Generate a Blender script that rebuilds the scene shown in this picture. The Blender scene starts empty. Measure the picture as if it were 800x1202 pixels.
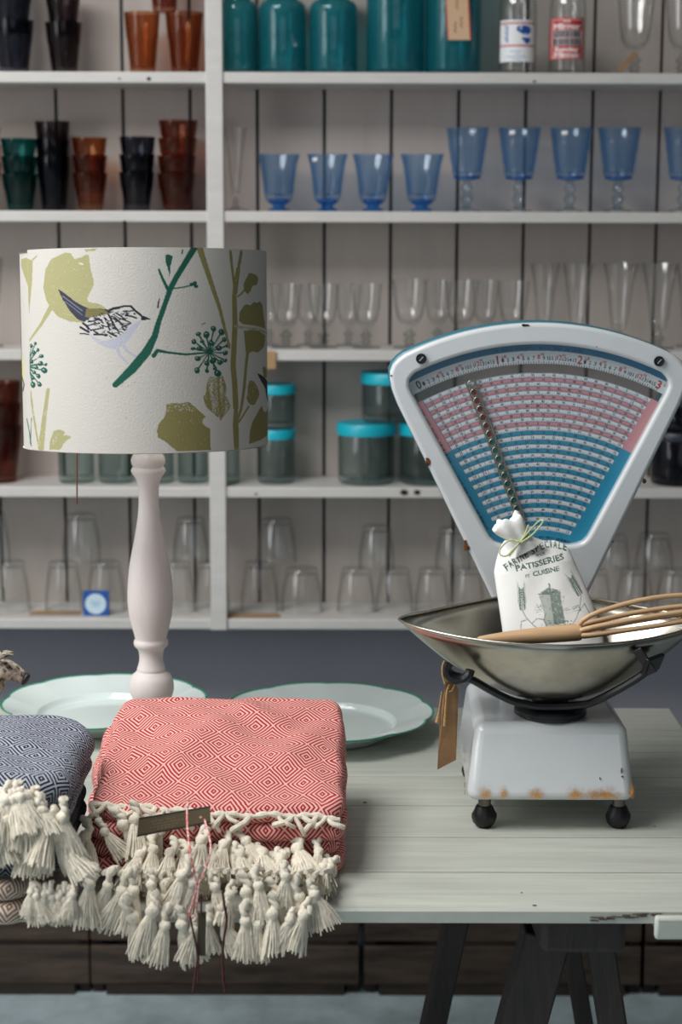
import bpy, math, random
import numpy as np
from mathutils import Vector, Matrix
from mathutils.geometry import tessellate_polygon

# ------------------------------------------------------------------ camera
scene = bpy.context.scene
COL = scene.collection
H = 1.54                       # eye height
CY = -0.5                      # the camera stands back from the table
LENS = 62.5
F = LENS / 36.0 * 1202.0       # focal length in pixels of the 800x1202 frame
TH = math.radians(9.55)        # looking slightly down
PHI = math.radians(0.15)
Rv, Fv, Uv = Vector((1, 0, 0)), Vector((0, math.cos(TH), -math.sin(TH))), Vector((0, math.sin(TH), math.cos(TH)))
R2 = math.cos(PHI) * Rv + math.sin(PHI) * Uv
U2 = -math.sin(PHI) * Rv + math.cos(PHI) * Uv
cam = bpy.data.cameras.new('camera')
cam.lens = LENS
cam.sensor_width = 36
cam.clip_start = 0.05
cam_o = bpy.data.objects.new('camera', cam)
COL.objects.link(cam_o)
M = Matrix.Identity(4)
for i in range(3):
    M[i][0], M[i][1], M[i][2] = R2[i], U2[i], -Fv[i]
M[1][3] = CY
M[2][3] = H
cam_o.matrix_world = M
cam.dof.use_dof = True
cam.dof.focus_distance = 2.32
cam.dof.aperture_fstop = 4.2
scene.camera = cam_o

# ------------------------------------------------------------------ light and exposure
scene.view_settings.view_transform = 'Standard'
scene.view_settings.look = 'None'
scene.view_settings.gamma = 1
scene.view_settings.use_curve_mapping = False
scene.view_settings.exposure = 0.0
scene.cycles.max_bounces = 10
scene.cycles.diffuse_bounces = 4
scene.cycles.glossy_bounces = 4
scene.cycles.transmission_bounces = 8
scene.cycles.transparent_max_bounces = 40
scene.cycles.caustics_reflective = False
scene.cycles.caustics_refractive = False
scene.cycles.use_denoising = True

world = bpy.data.worlds.new('world')
scene.world = world
world.use_nodes = True
world.node_tree.nodes['Background'].inputs[0].default_value = (0.55, 0.68, 0.85, 1)
world.node_tree.nodes['Background'].inputs[1].default_value = 0.6


def area(name, loc, target, sx, sy, power, color):
    l = bpy.data.lights.new(name, 'AREA')
    l.shape = 'RECTANGLE'
    l.size, l.size_y = sx, sy
    l.energy = power
    l.color = color
    o = bpy.data.objects.new(name, l)
    COL.objects.link(o)
    o.location = loc
    d = Vector(target) - Vector(loc)
    o.rotation_euler = d.to_track_quat('-Z', 'Y').to_euler()
    return o


# daylight: a rooflight over the table, a tall side window; an unseen frontal fill is added behind the camera
area('rooflight_daylight', (-1.15, 1.2, 2.84), (-1.15, 1.2, 0), 1.3, 1.3, 62, (1.0, 0.985, 0.965))
area('side_window_daylight', (-2.17, 0.75, 1.75), (0, 0.75, 1.75), 1.5, 1.4, 23, (0.98, 0.985, 1.0))
area('front_fill_light', (0.2, -2.16, 1.55), (0.2, 2, 1.55), 2.6, 1.9, 4.5, (1.0, 0.97, 0.95))


# ------------------------------------------------------------------ helpers
def ray(px, py):
    a, b = float((px - 400) / F), float((601 - py) / F)
    return Fv + a * R2 + b * U2


def at(px, py, Y):
    """point on the vertical plane y = Y"""
    d = ray(px, py)
    t = (float(Y) - CY) / d.y
    return Vector((d.x * t, Y, H + d.z * t))


def on(px, py, z):
    """point on the horizontal plane z"""
    d = ray(px, py)
    t = (z - H) / d.z
    return Vector((d.x * t, CY + d.y * t, z))


def mmpp(Y, z):
    """metres per pixel at a place"""
    return ((Y - CY) * math.cos(TH) + (H - z) * math.sin(TH)) / F


def lin(c):
    c = np.asarray(c, dtype=np.float64) / 255.0
    return np.where(c <= 0.04045, c / 12.92, ((c + 0.055) / 1.055) ** 2.4)


def rgba(c):
    l = lin(c)
    return (float(l[0]), float(l[1]), float(l[2]), 1)


MATS = {}


def mat(name, color, rough=0.5, metal=0.0, noise=0.0, nscale=40.0, bump=0.0, bscale=200.0, color2=None, spec=0.5, stretch=(1, 1, 1), coat=0.0, attr=False, sheen=0.0, thresh=None):
    if name in MATS:
        return MATS[name]
    m = bpy.data.materials.new(name)
    m.use_nodes = True
    nt = m.node_tree
    b = nt.nodes['Principled BSDF']
    b.inputs['Base Color'].default_value = rgba(color)
    b.inputs['Roughness'].default_value = rough
    b.inputs['Metallic'].default_value = metal
    b.inputs['Specular IOR Level'].default_value = spec
    b.inputs['Coat Weight'].default_value = coat
    b.inputs['Sheen Weight'].default_value = sheen
    L = nt.links.new
    tc = nt.nodes.new('ShaderNodeTexCoord')
    mp = nt.nodes.new('ShaderNodeMapping')
    mp.inputs['Scale'].default_value = stretch
    L(tc.outputs['Object'], mp.inputs[0])
    if attr:
        a = nt.nodes.new('ShaderNodeAttribute')
        a.attribute_name = 'Col'
        L(a.outputs['Color'], b.inputs['Base Color'])
    elif noise > 0 or color2 is not None:
        n = nt.nodes.new('ShaderNodeTexNoise')
        n.inputs['Scale'].default_value = nscale
        n.inputs['Detail'].default_value = 6
        n.inputs['Roughness'].default_value = 0.65
        L(mp.outputs[0], n.inputs['Vector'])
        r = nt.nodes.new('ShaderNodeValToRGB')
        c2 = color2 if color2 is not None else [x * (1 - noise) for x in color]
        lo, hi = thresh if thresh else (0.3, 0.7)
        r.color_ramp.elements[0].position = lo
        r.color_ramp.elements[1].position = hi
        r.color_ramp.elements[0].color = rgba(c2)
        r.color_ramp.elements[1].color = rgba(color)
        L(n.outputs[0], r.inputs[0])
        L(r.outputs[0], b.inputs['Base Color'])
    if bump > 0:
        n2 = nt.nodes.new('ShaderNodeTexNoise')
        n2.inputs['Scale'].default_value = bscale
        n2.inputs['Detail'].default_value = 4
        L(mp.outputs[0], n2.inputs['Vector'])
        bp = nt.nodes.new('ShaderNodeBump')
        bp.inputs['Strength'].default_value = bump
        bp.inputs['Distance'].default_value = 0.002
        L(n2.outputs[0], bp.inputs['Height'])
        L(bp.outputs[0], b.inputs['Normal'])
    MATS[name] = m
    return m


def glass(name, face, edge, rough=0.04, body=0.0, body_col=(255, 255, 255), power=3.0, refl=1.0, walls=4):
    """one surface of a glass seen through so many walls: tinted, darker where the path is longer, with a Fresnel reflection"""
    if name in MATS:
        return MATS[name]
    m = bpy.data.materials.new(name)
    m.use_nodes = True
    nt = m.node_tree
    nt.nodes.clear()
    L = nt.links.new
    out = nt.nodes.new('ShaderNodeOutputMaterial')
    lw = nt.nodes.new('ShaderNodeLayerWeight')
    lw.inputs['Blend'].default_value = 0.5
    pw = nt.nodes.new('ShaderNodeMath')
    pw.operation = 'POWER'
    pw.inputs[1].default_value = power
    L(lw.outputs['Facing'], pw.inputs[0])
    mx = nt.nodes.new('ShaderNodeMix')
    mx.data_type = 'RGBA'
    mx.inputs['A'].default_value = tuple(v ** (1.0 / walls) for v in rgba(face))
    mx.inputs['B'].default_value = tuple(v ** (1.0 / walls) for v in rgba(edge))
    L(pw.outputs[0], mx.inputs['Factor'])
    tr = nt.nodes.new('ShaderNodeBsdfTransparent')
    L(mx.outputs['Result'], tr.inputs[0])
    gl = nt.nodes.new('ShaderNodeBsdfGlossy')
    gl.inputs['Roughness'].default_value = rough
    p5 = nt.nodes.new('ShaderNodeMath')
    p5.operation = 'POWER'
    p5.inputs[1].default_value = 5.0
    L(lw.outputs['Facing'], p5.inputs[0])
    fr = nt.nodes.new('ShaderNodeMath')
    fr.operation = 'MULTIPLY_ADD'
    fr.inputs[1].default_value = 0.5 * refl
    fr.inputs[2].default_value = 0.028 * refl
    L(p5.outputs[0], fr.inputs[0])
    ms = nt.nodes.new('ShaderNodeMixShader')
    L(fr.outputs[0], ms.inputs[0])
    L(tr.outputs[0], ms.inputs[1])
    L(gl.outputs[0], ms.inputs[2])
    last = ms
    if body > 0:
        df = nt.nodes.new('ShaderNodeBsdfDiffuse')
        df.inputs[0].default_value = rgba(body_col)
        tl = nt.nodes.new('ShaderNodeBsdfTranslucent')
        tl.inputs[0].default_value = rgba(body_col)
        m0 = nt.nodes.new('ShaderNodeMixShader')
        L(df.outputs[0], m0.inputs[1])
        L(tl.outputs[0], m0.inputs[2])
        m2 = nt.nodes.new('ShaderNodeMixShader')
        m2.inputs[0].default_value = body
        L(ms.outputs[0], m2.inputs[1])
        L(m0.outputs[0], m2.inputs[2])
        last = m2
    L(last.outputs[0], out.inputs[0])
    MATS[name] = m
    return m


def weave(name, light, dark, n=5.0, pu=0.047, pv=0.062, duty=0.5, rough=0.9):
    """woven concentric diamonds; uv in metres"""
    m = bpy.data.materials.new(name)
    m.use_nodes = True
    nt = m.node_tree
    b = nt.nodes['Principled BSDF']
    b.inputs['Roughness'].default_value = rough
    b.inputs['Specular IOR Level'].default_value = 0.15
    b.inputs['Sheen Weight'].default_value = 0.0
    L = nt.links.new

    def math_(op, a, bb=None, c=None):
        nd = nt.nodes.new('ShaderNodeMath')
        nd.operation = op
        for k, v in enumerate((a, bb, c)):
            if v is None:
                continue
            if isinstance(v, (int, float)):
                nd.inputs[k].default_value = v
            else:
                L(v, nd.inputs[k])
        return nd.outputs[0]
    uv = nt.nodes.new('ShaderNodeUVMap')
    uv.uv_map = 'UVMap'
    wob = nt.nodes.new('ShaderNodeTexNoise')
    wob.inputs['Scale'].default_value = 14
    L(uv.outputs[0], wob.inputs['Vector'])
    sx = nt.nodes.new('ShaderNodeSeparateXYZ')
    L(uv.outputs[0], sx.inputs[0])
    wv = math_('MULTIPLY', math_('SUBTRACT', wob.outputs[0], 0.5), 0.010)
    u = math_('DIVIDE', math_('ADD', sx.outputs[0], wv), pu)
    v = math_('DIVIDE', math_('ADD', sx.outputs[1], wv), pv)
    fu = math_('ABSOLUTE', math_('SUBTRACT', math_('FRACT', u), 0.5))
    fv = math_('ABSOLUTE', math_('SUBTRACT', math_('FRACT', v), 0.5))
    d = math_('ADD', fu, fv)
    t = math_('MULTIPLY', math_('MINIMUM', d, math_('SUBTRACT', 1.0, d)), 2.0)
    st = math_('FRACT', math_('ADD', math_('MULTIPLY', t, n), 0.5))
    tri = math_('ABSOLUTE', math_('SUBTRACT', st, 0.5))
    mr = nt.nodes.new('ShaderNodeMapRange')
    mr.inputs['From Min'].default_value = 0.25 - 0.05 + (duty - 0.5) * 0.5
    mr.inputs['From Max'].default_value = 0.25 + 0.05 + (duty - 0.5) * 0.5
    L(tri, mr.inputs['Value'])
    mx = nt.nodes.new('ShaderNodeMix')
    mx.data_type = 'RGBA'
    mx.inputs['A'].default_value = rgba(light)
    mx.inputs['B'].default_value = rgba(dark)
    L(mr.outputs[0], mx.inputs['Factor'])
    # thread grain
    th = nt.nodes.new('ShaderNodeTexNoise')
    th.inputs['Scale'].default_value = 900
    th.inputs['Detail'].default_value = 2
    L(uv.outputs[0], th.inputs['Vector'])
    hs = nt.nodes.new('ShaderNodeHueSaturation')
    L(mx.outputs['Result'], hs.inputs['Color'])
    L(math_('ADD', math_('MULTIPLY', th.outputs[0], 0.5), 0.75), hs.inputs['Value'])
    L(hs.outputs[0], b.inputs['Base Color'])
    bp = nt.nodes.new('ShaderNodeBump')
    bp.inputs['Strength'].default_value = 0.35
    bp.inputs['Distance'].default_value = 0.001
    L(math_('ADD', th.outputs[0], math_('MULTIPLY', mr.outputs[0], 0.6)), bp.inputs['Height'])
    L(bp.outputs[0], b.inputs['Normal'])
    MATS[name] = m
    return m


def link(name, me, parent=None, loc=None):
    o = bpy.data.objects.new(name, me)
    COL.objects.link(o)
    if parent is not None:
        o.parent = parent
        o.matrix_parent_inverse = Matrix.Translation(-Vector(parent.location)) if parent.location.length else Matrix.Identity(4)
    if loc is not None:
        o.location = loc
    return o


def tag(o, label=None, cat=None, group=None, kind=None):
    if label:
        o['label'] = label
    if cat:
        o['category'] = cat
    if group:
        o['group'] = group
    if kind:
        o['kind'] = kind
    return o


def thing(name, loc, label, cat, group=None):
    o = bpy.data.objects.new(name, None)
    COL.objects.link(o)
    o.location = loc
    o.empty_display_size = 0.02
    return tag(o, label, cat, group)


class MB:
    """collects shapes for one mesh, world coordinates"""

    def __init__(self):
        self.v, self.f, self.m, self.uv = [], [], [], None
        self.cur = 0

    def add(self, v, f):
        n = len(self.v)
        self.v += [tuple(p) for p in v]
        self.f += [tuple(i + n for i in q) for q in f]
        self.m += [self.cur] * len(f)
        return self

    def box(self, a, b, taper=None):
        x0, y0, z0 = a
        x1, y1, z1 = b
        v = [(x0, y0, z0), (x1, y0, z0), (x1, y1, z0), (x0, y1, z0), (x0, y0, z1), (x1, y0, z1), (x1, y1, z1), (x0, y1, z1)]
        return self.add(v, [(0, 3, 2, 1), (4, 5, 6, 7), (0, 1, 5, 4), (1, 2, 6, 5), (2, 3, 7, 6), (3, 0, 4, 7)])

    def hexa(self, v):
        return self.add(v, [(0, 3, 2, 1), (4, 5, 6, 7), (0, 1, 5, 4), (1, 2, 6, 5), (2, 3, 7, 6), (3, 0, 4, 7)])

    def beam(self, p, q, w, t, up=(0, 1, 0)):
        p, q, up = Vector(p), Vector(q), Vector(up)
        d = (q - p).normalized()
        s = d.cross(up).normalized()
        u = s.cross(d).normalized()
        v = []
        for c in (p, q):
            for a, b in ((-1, -1), (1, -1), (1, 1), (-1, 1)):
                v.append(c + s * (a * w / 2) + u * (b * t / 2))
        return self.hexa(v)

    def tube(self, pts, r, n=8, caps=True):
        pts = [Vector(p) for p in pts]
        rs = r if isinstance(r, (list, tuple)) else [r] * len(pts)
        v, f = [], []
        ref = Vector((0.13, 0.21, 0.97))
        prev = None
        for i, p in enumerate(pts):
            d = (pts[min(i + 1, len(pts) - 1)] - pts[max(i - 1, 0)])
            d = d.normalized() if d.length > 1e-9 else Vector((0, 0, 1))
            if prev is None:
                s = d.cross(ref)
                if s.length < 1e-3:
                    s = d.cross(Vector((1, 0, 0)))
                s.normalize()
            else:
                s = prev - d * prev.dot(d)
                s = s.normalized() if s.length > 1e-6 else d.orthogonal().normalized()
            prev = s
            u = d.cross(s)
            for k in range(n):
                a = 2 * math.pi * k / n
                v.append(p + (s * math.cos(a) + u * math.sin(a)) * rs[i])
        for i in range(len(pts) - 1):
            for k in range(n):
                f.append((i * n + k, i * n + (k + 1) % n, (i + 1) * n + (k + 1) % n, (i + 1) * n + k))
        if caps:
            f.append(tuple(range(n - 1, -1, -1)))
            f.append(tuple(range((len(pts) - 1) * n, len(pts) * n)))
        return self.add(v, f)

    def lathe(self, prof, c=(0, 0, 0), n=32, mod=None):
        """prof [(r, z)]; mod(angle, index) multiplies r"""
        v, f = [], []
        idx = []
        for i, (r, z) in enumerate(prof):
            if r < 1e-6:
                idx.append([len(v)])
                v.append((c[0], c[1], c[2] + z))
            else:
                row = []
                for k in range(n):
                    a = 2 * math.pi * k / n
                    rr = r * (mod(a, i) if mod else 1)
                    row.append(len(v))
                    v.append((c[0] + rr * math.cos(a), c[1] + rr * math.sin(a), c[2] + z))
                idx.append(row)
        for i in range(len(prof) - 1):
            A, B = idx[i], idx[i + 1]
            for k in range(n):
                k2 = (k + 1) % n
                if len(A) == 1 and len(B) == 1:
                    continue
                if len(A) == 1:
                    f.append((A[0], B[k2], B[k]))
                elif len(B) == 1:
                    f.append((A[k], A[k2], B[0]))
                else:
                    f.append((A[k], A[k2], B[k2], B[k]))
        return self.add(v, f)

    def build(self, name, mats, parent=None, smooth=True, bevel=0.0, segs=2, sub=0, local=None, solid=0.0, angle=40):
        me = bpy.data.meshes.new(name)
        v = self.v
        if local is not None:
            L0 = Vector(local)
            v = [tuple(Vector(p) - L0) for p in v]
        me.from_pydata(v, [], self.f)
        for mm in (mats if isinstance(mats, (list, tuple)) else [mats]):
            me.materials.append(mm)
        if any(self.m):
            me.polygons.foreach_set('material_index', self.m)
        if self.uv is not None:
            ul = me.uv_layers.new(name='UVMap')
            li = np.empty(len(me.loops), dtype=np.int32)
            me.loops.foreach_get('vertex_index', li)
            ul.data.foreach_set('uv', np.asarray(self.uv, dtype=np.float32)[li].ravel())
        if smooth:
            me.shade_smooth()
            if angle < 180:
                me.set_sharp_from_angle(angle=math.radians(angle))
        me.update()
        o = link(name, me, parent)
        if local is not None and parent is None:
            o.location = local
        if solid:
            md = o.modifiers.new('solid', 'SOLIDIFY')
            md.thickness = solid
        if bevel:
            md = o.modifiers.new('bevel', 'BEVEL')
            md.width = bevel
            md.segments = segs
            md.limit_method = 'ANGLE'
            md.angle_limit = math.radians(35)
        if sub:
            md = o.modifiers.new('sub', 'SUBSURF')
            md.levels = md.render_levels = sub
        return o


def copy_tree(o, parent=None, dz=None):
    c = o.copy()
    COL.objects.link(c)
    if parent is not None:
        c.parent = parent
    for ch in [x for x in COL.objects if x.parent == o]:
        copy_tree(ch, c)
    return c


def crom(pts, n=6, closed=True):
    """smooth a polygon or polyline"""
    P = [np.array(p, float) for p in pts]
    N = len(P)
    out = []
    rng_ = range(N) if closed else range(N - 1)
    for i in rng_:
        if closed:
            a, b, c, d = P[(i - 1) % N], P[i], P[(i + 1) % N], P[(i + 2) % N]
        else:
            a, b, c, d = P[max(i - 1, 0)], P[i], P[i + 1], P[min(i + 2, N - 1)]
        for k in range(n):
            t = k / n
            out.append(0.5 * (2 * b + (c - a) * t + (2 * a - 5 * b + 4 * c - d) * t * t + (3 * b - a - 3 * c + d) * t ** 3))
    if not closed:
        out.append(P[-1])
    return out


GLYPHS = {}


def text_tris(s):
    """triangles of a line of type, cap height about 1"""
    if s in GLYPHS:
        return GLYPHS[s]
    cu = bpy.data.curves.new('type', 'FONT')
    cu.body = s
    cu.size = 1.38
    cu.resolution_u = 2
    o = bpy.data.objects.new('type', cu)
    COL.objects.link(o)
    dg = bpy.context.evaluated_depsgraph_get()
    me = o.evaluated_get(dg).to_mesh()
    me.calc_loop_triangles()
    co = np.array([v.co[:2] for v in me.vertices]) if len(me.vertices) else np.zeros((0, 2))
    T = [co[list(t.vertices)] for t in me.loop_triangles]
    o.evaluated_get(dg).to_mesh_clear()
    bpy.data.objects.remove(o)
    bpy.data.curves.remove(cu)
    w = (co[:, 0].max() - co[:, 0].min()) if len(co) else 0.5
    x0 = co[:, 0].min() if len(co) else 0
    T = [t - np.array([x0, 0]) for t in T]
    GLYPHS[s] = (T, w)
    return GLYPHS[s]


class Canvas:
    """colours on a grid of vertices, x to the right and y down, printed into a part's own colour attribute"""

    def __init__(self, xs, ys, base):
        self.xs, self.ys = np.asarray(xs, float), np.asarray(ys, float)
        self.c = np.empty((len(ys), len(xs), 3))
        self.c[:] = base
        self.rng = np.random.default_rng(5)

    def win(self, x0, y0, x1, y1):
        a, b = np.searchsorted(self.xs, [x0, x1])
        c, d = np.searchsorted(self.ys, [y0, y1])
        return slice(c, d), slice(a, b)

    def blend(self, sy, sx, al, col):
        cc = self.c[sy, sx]
        cc += (np.asarray(col, float) - cc) * al[..., None]

    def poly(self, pts, col, alpha=1.0, smooth=0, scratch=0.0, vert=False):
        if smooth:
            pts = crom(pts, smooth)
        P = np.array(pts, float)
        sy, sx = self.win(P[:, 0].min() - 1, P[:, 1].min() - 1, P[:, 0].max() + 1, P[:, 1].max() + 1)
        X, Y = np.meshgrid(self.xs[sx], self.ys[sy])
        if X.size == 0:
            return
        ins = np.zeros(X.shape, bool)
        n = len(P)
        for i in range(n):
            x1, y1 = P[i]
            x2, y2 = P[(i + 1) % n]
            if y1 == y2:
                continue
            cond = ((y1 > Y) != (y2 > Y)) & (X < (x2 - x1) * (Y - y1) / (y2 - y1) + x1)
            ins ^= cond
        al = ins * float(alpha)
        if scratch > 0:
            al = al * self.scratch(X.shape, scratch, vert)
        self.blend(sy, sx, al, col)

    def scratch(self, shape, amt, vert=False):
        h, w = shape
        k = (max(2, h // (24 if vert else 5)), max(2, w // 4))
        a = self.rng.random((k[0] + 2, k[1] + 2))
        yy, xx = np.linspace(0, k[0], h), np.linspace(0, k[1], w)
        yi, xi = yy.astype(int), xx.astype(int)
        fy, fx = (yy - yi)[:, None], (xx - xi)[None]
        n = (a[yi][:, xi] * (1 - fy) + a[yi + 1][:, xi] * fy) * (1 - fx) + (a[yi][:, xi + 1] * (1 - fy) + a[yi + 1][:, xi + 1] * fy) * fx
        n = n * 0.6 + 0.4 * self.rng.random(shape)
        return (n > amt).astype(float)

    def line(self, pts, w, col, alpha=1.0, scratch=0.0):
        ws = w if isinstance(w, (list, tuple)) else [w] * len(pts)
        P = np.array(pts, float)
        mw = max(ws)
        sy, sx = self.win(P[:, 0].min() - mw, P[:, 1].min() - mw, P[:, 0].max() + mw, P[:, 1].max() + mw)
        X, Y = np.meshgrid(self.xs[sx], self.ys[sy])
        if X.size == 0:
            return
        cov = np.zeros(X.shape)
        for i in range(len(P) - 1):
            a, b = P[i], P[i + 1]
            d = b - a
            L2 = max(d @ d, 1e-9)
            t = np.clip(((X - a[0]) * d[0] + (Y - a[1]) * d[1]) / L2, 0, 1)
            dist = np.hypot(X - a[0] - t * d[0], Y - a[1] - t * d[1])
            hw = (ws[i] + (ws[i + 1] - ws[i]) * t) / 2
            cov = np.maximum(cov, np.clip((hw - dist) / 0.5 + 0.5, 0, 1))
        al = cov * alpha
        if scratch:
            al = al * self.scratch(X.shape, scratch)
        self.blend(sy, sx, al, col)

    def disc(self, x, y, rx, ry, col, alpha=1.0, rot=0.0):
        r = max(rx, ry) + 1
        sy, sx = self.win(x - r, y - r, x + r, y + r)
        X, Y = np.meshgrid(self.xs[sx], self.ys[sy])
        if X.size == 0:
            return
        c, s = math.cos(rot), math.sin(rot)
        u, v = (X - x) * c + (Y - y) * s, -(X - x) * s + (Y - y) * c
        self.blend(sy, sx, (np.hypot(u / rx, v / ry) < 1) * float(alpha), col)

    def text(self, s, x, y, h, rot, col, alpha=1.0, width=None, center=False, bold=0.0):
        """(x, y): start of the baseline; rot in degrees, positive climbs"""
        T, w = text_tris(s)
        k = h
        kx = (width / w) if width else h
        c, sn = math.cos(math.radians(rot)), math.sin(math.radians(rot))
        off = -w * kx / 2 if center else 0
        for t in T:
            lx, ly = t[:, 0] * kx + off, t[:, 1] * k
            X3 = x + lx * c + ly * (-sn)
            Y3 = y - (lx * sn + ly * c)
            self.tri(X3, Y3, col, alpha, bold)

    def tri(self, X3, Y3, col, alpha, bold=0.0):
        e = 0.3 + bold
        sy, sx = self.win(X3.min() - e, Y3.min() - e, X3.max() + e, Y3.max() + e)
        X, Y = np.meshgrid(self.xs[sx], self.ys[sy])
        if X.size == 0:
            return
        A = (X3[1] - X3[0]) * (Y3[2] - Y3[0]) - (X3[2] - X3[0]) * (Y3[1] - Y3[0])
        sg = 1 if A > 0 else -1
        m = np.ones(X.shape, bool)
        for i in range(3):
            j = (i + 1) % 3
            ex, ey = X3[j] - X3[i], Y3[j] - Y3[i]
            l = math.hypot(ex, ey) + 1e-9
            m &= sg * (ex * (Y - Y3[i]) - ey * (X - X3[i])) / l > -(0.12 + bold)
        self.blend(sy, sx, m * float(alpha), col)


def gridmesh(name, P, canvas, material, parent=None, mask=None, smooth=True, extra=None):
    """mesh from a grid of points P[ny, nx, 3] coloured by a canvas"""
    ny, nx = P.shape[:2]
    idx = np.arange(ny * nx).reshape(ny, nx)
    q = np.stack([idx[:-1, :-1], idx[1:, :-1], idx[1:, 1:], idx[:-1, 1:]], -1).reshape(-1, 4)
    V, C = P.reshape(-1, 3), lin(canvas.c).reshape(-1, 3)
    if mask is not None:
        mq = mask[:-1, :-1] & mask[1:, :-1] & mask[1:, 1:] & mask[:-1, 1:]
        q = q[mq.reshape(-1)]
        used = np.unique(q)
        remap = np.full(ny * nx, -1)
        remap[used] = np.arange(len(used))
        q, V, C = remap[q], V[used], C[used]
    if extra is not None:
        ev, ef, ec = extra
        q = np.concatenate([q, np.asarray(ef) + len(V)])
        V = np.concatenate([V, np.asarray(ev)])
        C = np.concatenate([C, lin(np.asarray(ec))])
    me = bpy.data.meshes.new(name)
    me.vertices.add(len(V))
    me.vertices.foreach_set('co', V.astype(np.float32).ravel())
    me.loops.add(len(q) * 4)
    me.loops.foreach_set('vertex_index', q.astype(np.int32).ravel())
    me.polygons.add(len(q))
    me.polygons.foreach_set('loop_start', np.arange(0, len(q) * 4, 4, dtype=np.int32))
    me.update(calc_edges=True)
    me.validate()
    a = me.color_attributes.new('Col', 'FLOAT_COLOR', 'POINT')
    a.data.foreach_set('color', np.concatenate([C, np.ones((len(C), 1))], 1).astype(np.float32).ravel())
    me.materials.append(material)
    if smooth:
        me.shade_smooth()
    return link(name, me, parent)


random.seed(7)
# ------------------------------------------------------------------ the room
ZT = 0.74          # table top
YS, YB = 3.0, 3.16   # shelf front, shelf back boards
YW = 3.19          # back wall


def struct(name, mb, m, **k):
    return tag(mb.build(name, m, **k), kind='structure')


m_floor = mat('painted_concrete', (204, 224, 230), 0.55, noise=0.22, nscale=9, bump=0.25, bscale=60)
m_wallgrey = mat('grey_wall_paint', (168, 168, 178), 0.6, noise=0.06, nscale=3, bump=0.1, bscale=120)
m_white = mat('white_wall_paint', (205, 203, 198), 0.7, noise=0.05, nscale=3)
m_room = mat('dim_wall_paint', (96, 94, 92), 0.7, noise=0.05, nscale=3)

XL, XR, YF, ZC = -2.2, 2.4, -2.2, 2.86
struct('floor', MB().box((XL, YF, -0.05), (XR, YW + 0.1, 0)), m_floor, smooth=False)
struct('wall_back', MB().box((XL, YW, 0), (XR, YW + 0.1, ZC)), m_wallgrey, smooth=False)
struct('wall_right', MB().box((XR, YF, 0), (XR + 0.1, YW, ZC)), m_room, smooth=False)
w = MB()   # side wall with a window opening
w.box((XL - 0.1, YF, 0), (XL, YW, 1.05)).box((XL - 0.1, YF, 2.45), (XL, YW, ZC))
w.box((XL - 0.1, YF, 1.05), (XL, 0.0, 2.45)).box((XL - 0.1, 1.5, 1.05), (XL, YW, 2.45))
struct('wall_left', w, m_white, smooth=False)
w = MB()
w.box((XL, YF - 0.1, 0), (XR, YF, 0.6)).box((XL, YF - 0.1, 2.5), (XR, YF, ZC))
w.box((XL, YF - 0.1, 0.6), (-1.1, YF, 2.5)).box((1.5, YF - 0.1, 0.6), (XR, YF, 2.5))
struct('wall_front', w, m_room, smooth=False)
w = MB()   # ceiling with a rooflight
w.box((XL, YF, ZC), (-1.8, YW, ZC + 0.1)).box((-0.5, YF, ZC), (XR, YW, ZC + 0.1))
w.box((-1.8, YF, ZC), (-0.5, 0.55, ZC + 0.1)).box((-1.8, 1.85, ZC), (-0.5, YW, ZC + 0.1))
struct('ceiling', w, m_white, smooth=False)
m_sash = mat('sash_paint', (215, 214, 210), 0.4)
w = MB()
for y in (0.0, 0.73, 1.46):
    w.box((XL - 0.03, y, 1.05), (XL + 0.02, y + 0.04, 2.45))
for z in (1.05, 1.74, 2.41):
    w.box((XL - 0.03, 0.0, z), (XL + 0.02, 1.5, z + 0.04))
struct('window_1', w, m_sash, smooth=False)
w = MB()  # unseen front window, added to frame the frontal fill light
for x in (-1.1, 0.18, 1.45):
    w.box((x, YF - 0.02, 0.6), (x + 0.05, YF + 0.03, 2.5))
for z in (0.6, 2.45):
    w.box((-1.1, YF - 0.02, z), (1.5, YF + 0.03, z + 0.05))
struct('window_2', w, m_sash, smooth=False)
w = MB()
for x in (-1.8, -1.17, -0.54):
    w.box((x, 0.55, ZC - 0.01), (x + 0.04, 1.85, ZC + 0.08))
struct('window_3', w, m_sash, smooth=False)

# ------------------------------------------------------------------ shelf unit
m_shelf = mat('shelf_paint', (212, 209, 205), 0.45, noise=0.05, nscale=12, bump=0.25, bscale=60, stretch=(1, 4, 4))
m_board = mat('board_paint', (188, 177, 170), 0.6, noise=0.05, nscale=5, bump=0.15, bscale=40, stretch=(6, 1, 0.6))
m_gap = mat('board_gap', (70, 74, 74), 0.8)
m_chip = mat('chipped_spot', (38, 34, 32), 0.8)
SY = [84.5, 248, 411, 572, 727]
SZ = [at(330, y, YS).z for y in SY]
TK = 0.0215
unit = thing('shelf_unit', (-0.2, YB, SZ[4] - TK), 'white painted wall shelf unit with tongue and groove back boards', 'shelf unit')
bp_ = MB()
x1 = at(66.5, 170, YB).x
pitch = (at(773, 170, YB).x - x1) / 9
zb, zt = SZ[4] - TK, SZ[0] + 0.41
k = -10
XA, XZ = -1.35, 1.35
while x1 + k * pitch < XZ:
    a, b = x1 + k * pitch + 0.0035, x1 + (k + 1) * pitch - 0.0035
    if a > XA:
        bp_.box((a, YB, zb), (b, YB + 0.012, zt))
    k += 1
bp_.cur = 1
bp_.box((XA, YB + 0.008, zb), (XZ, YB + 0.02, zt))
bp_.build('back_panel', [m_board, m_gap], unit, smooth=False)
for i, z in enumerate(SZ + [SZ[0] + 0.40]):
    s = MB().box((XA, YS, z - TK), (XZ, YB, z))
    o = s.build('shelf_board', m_shelf, unit, bevel=0.0025)
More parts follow.
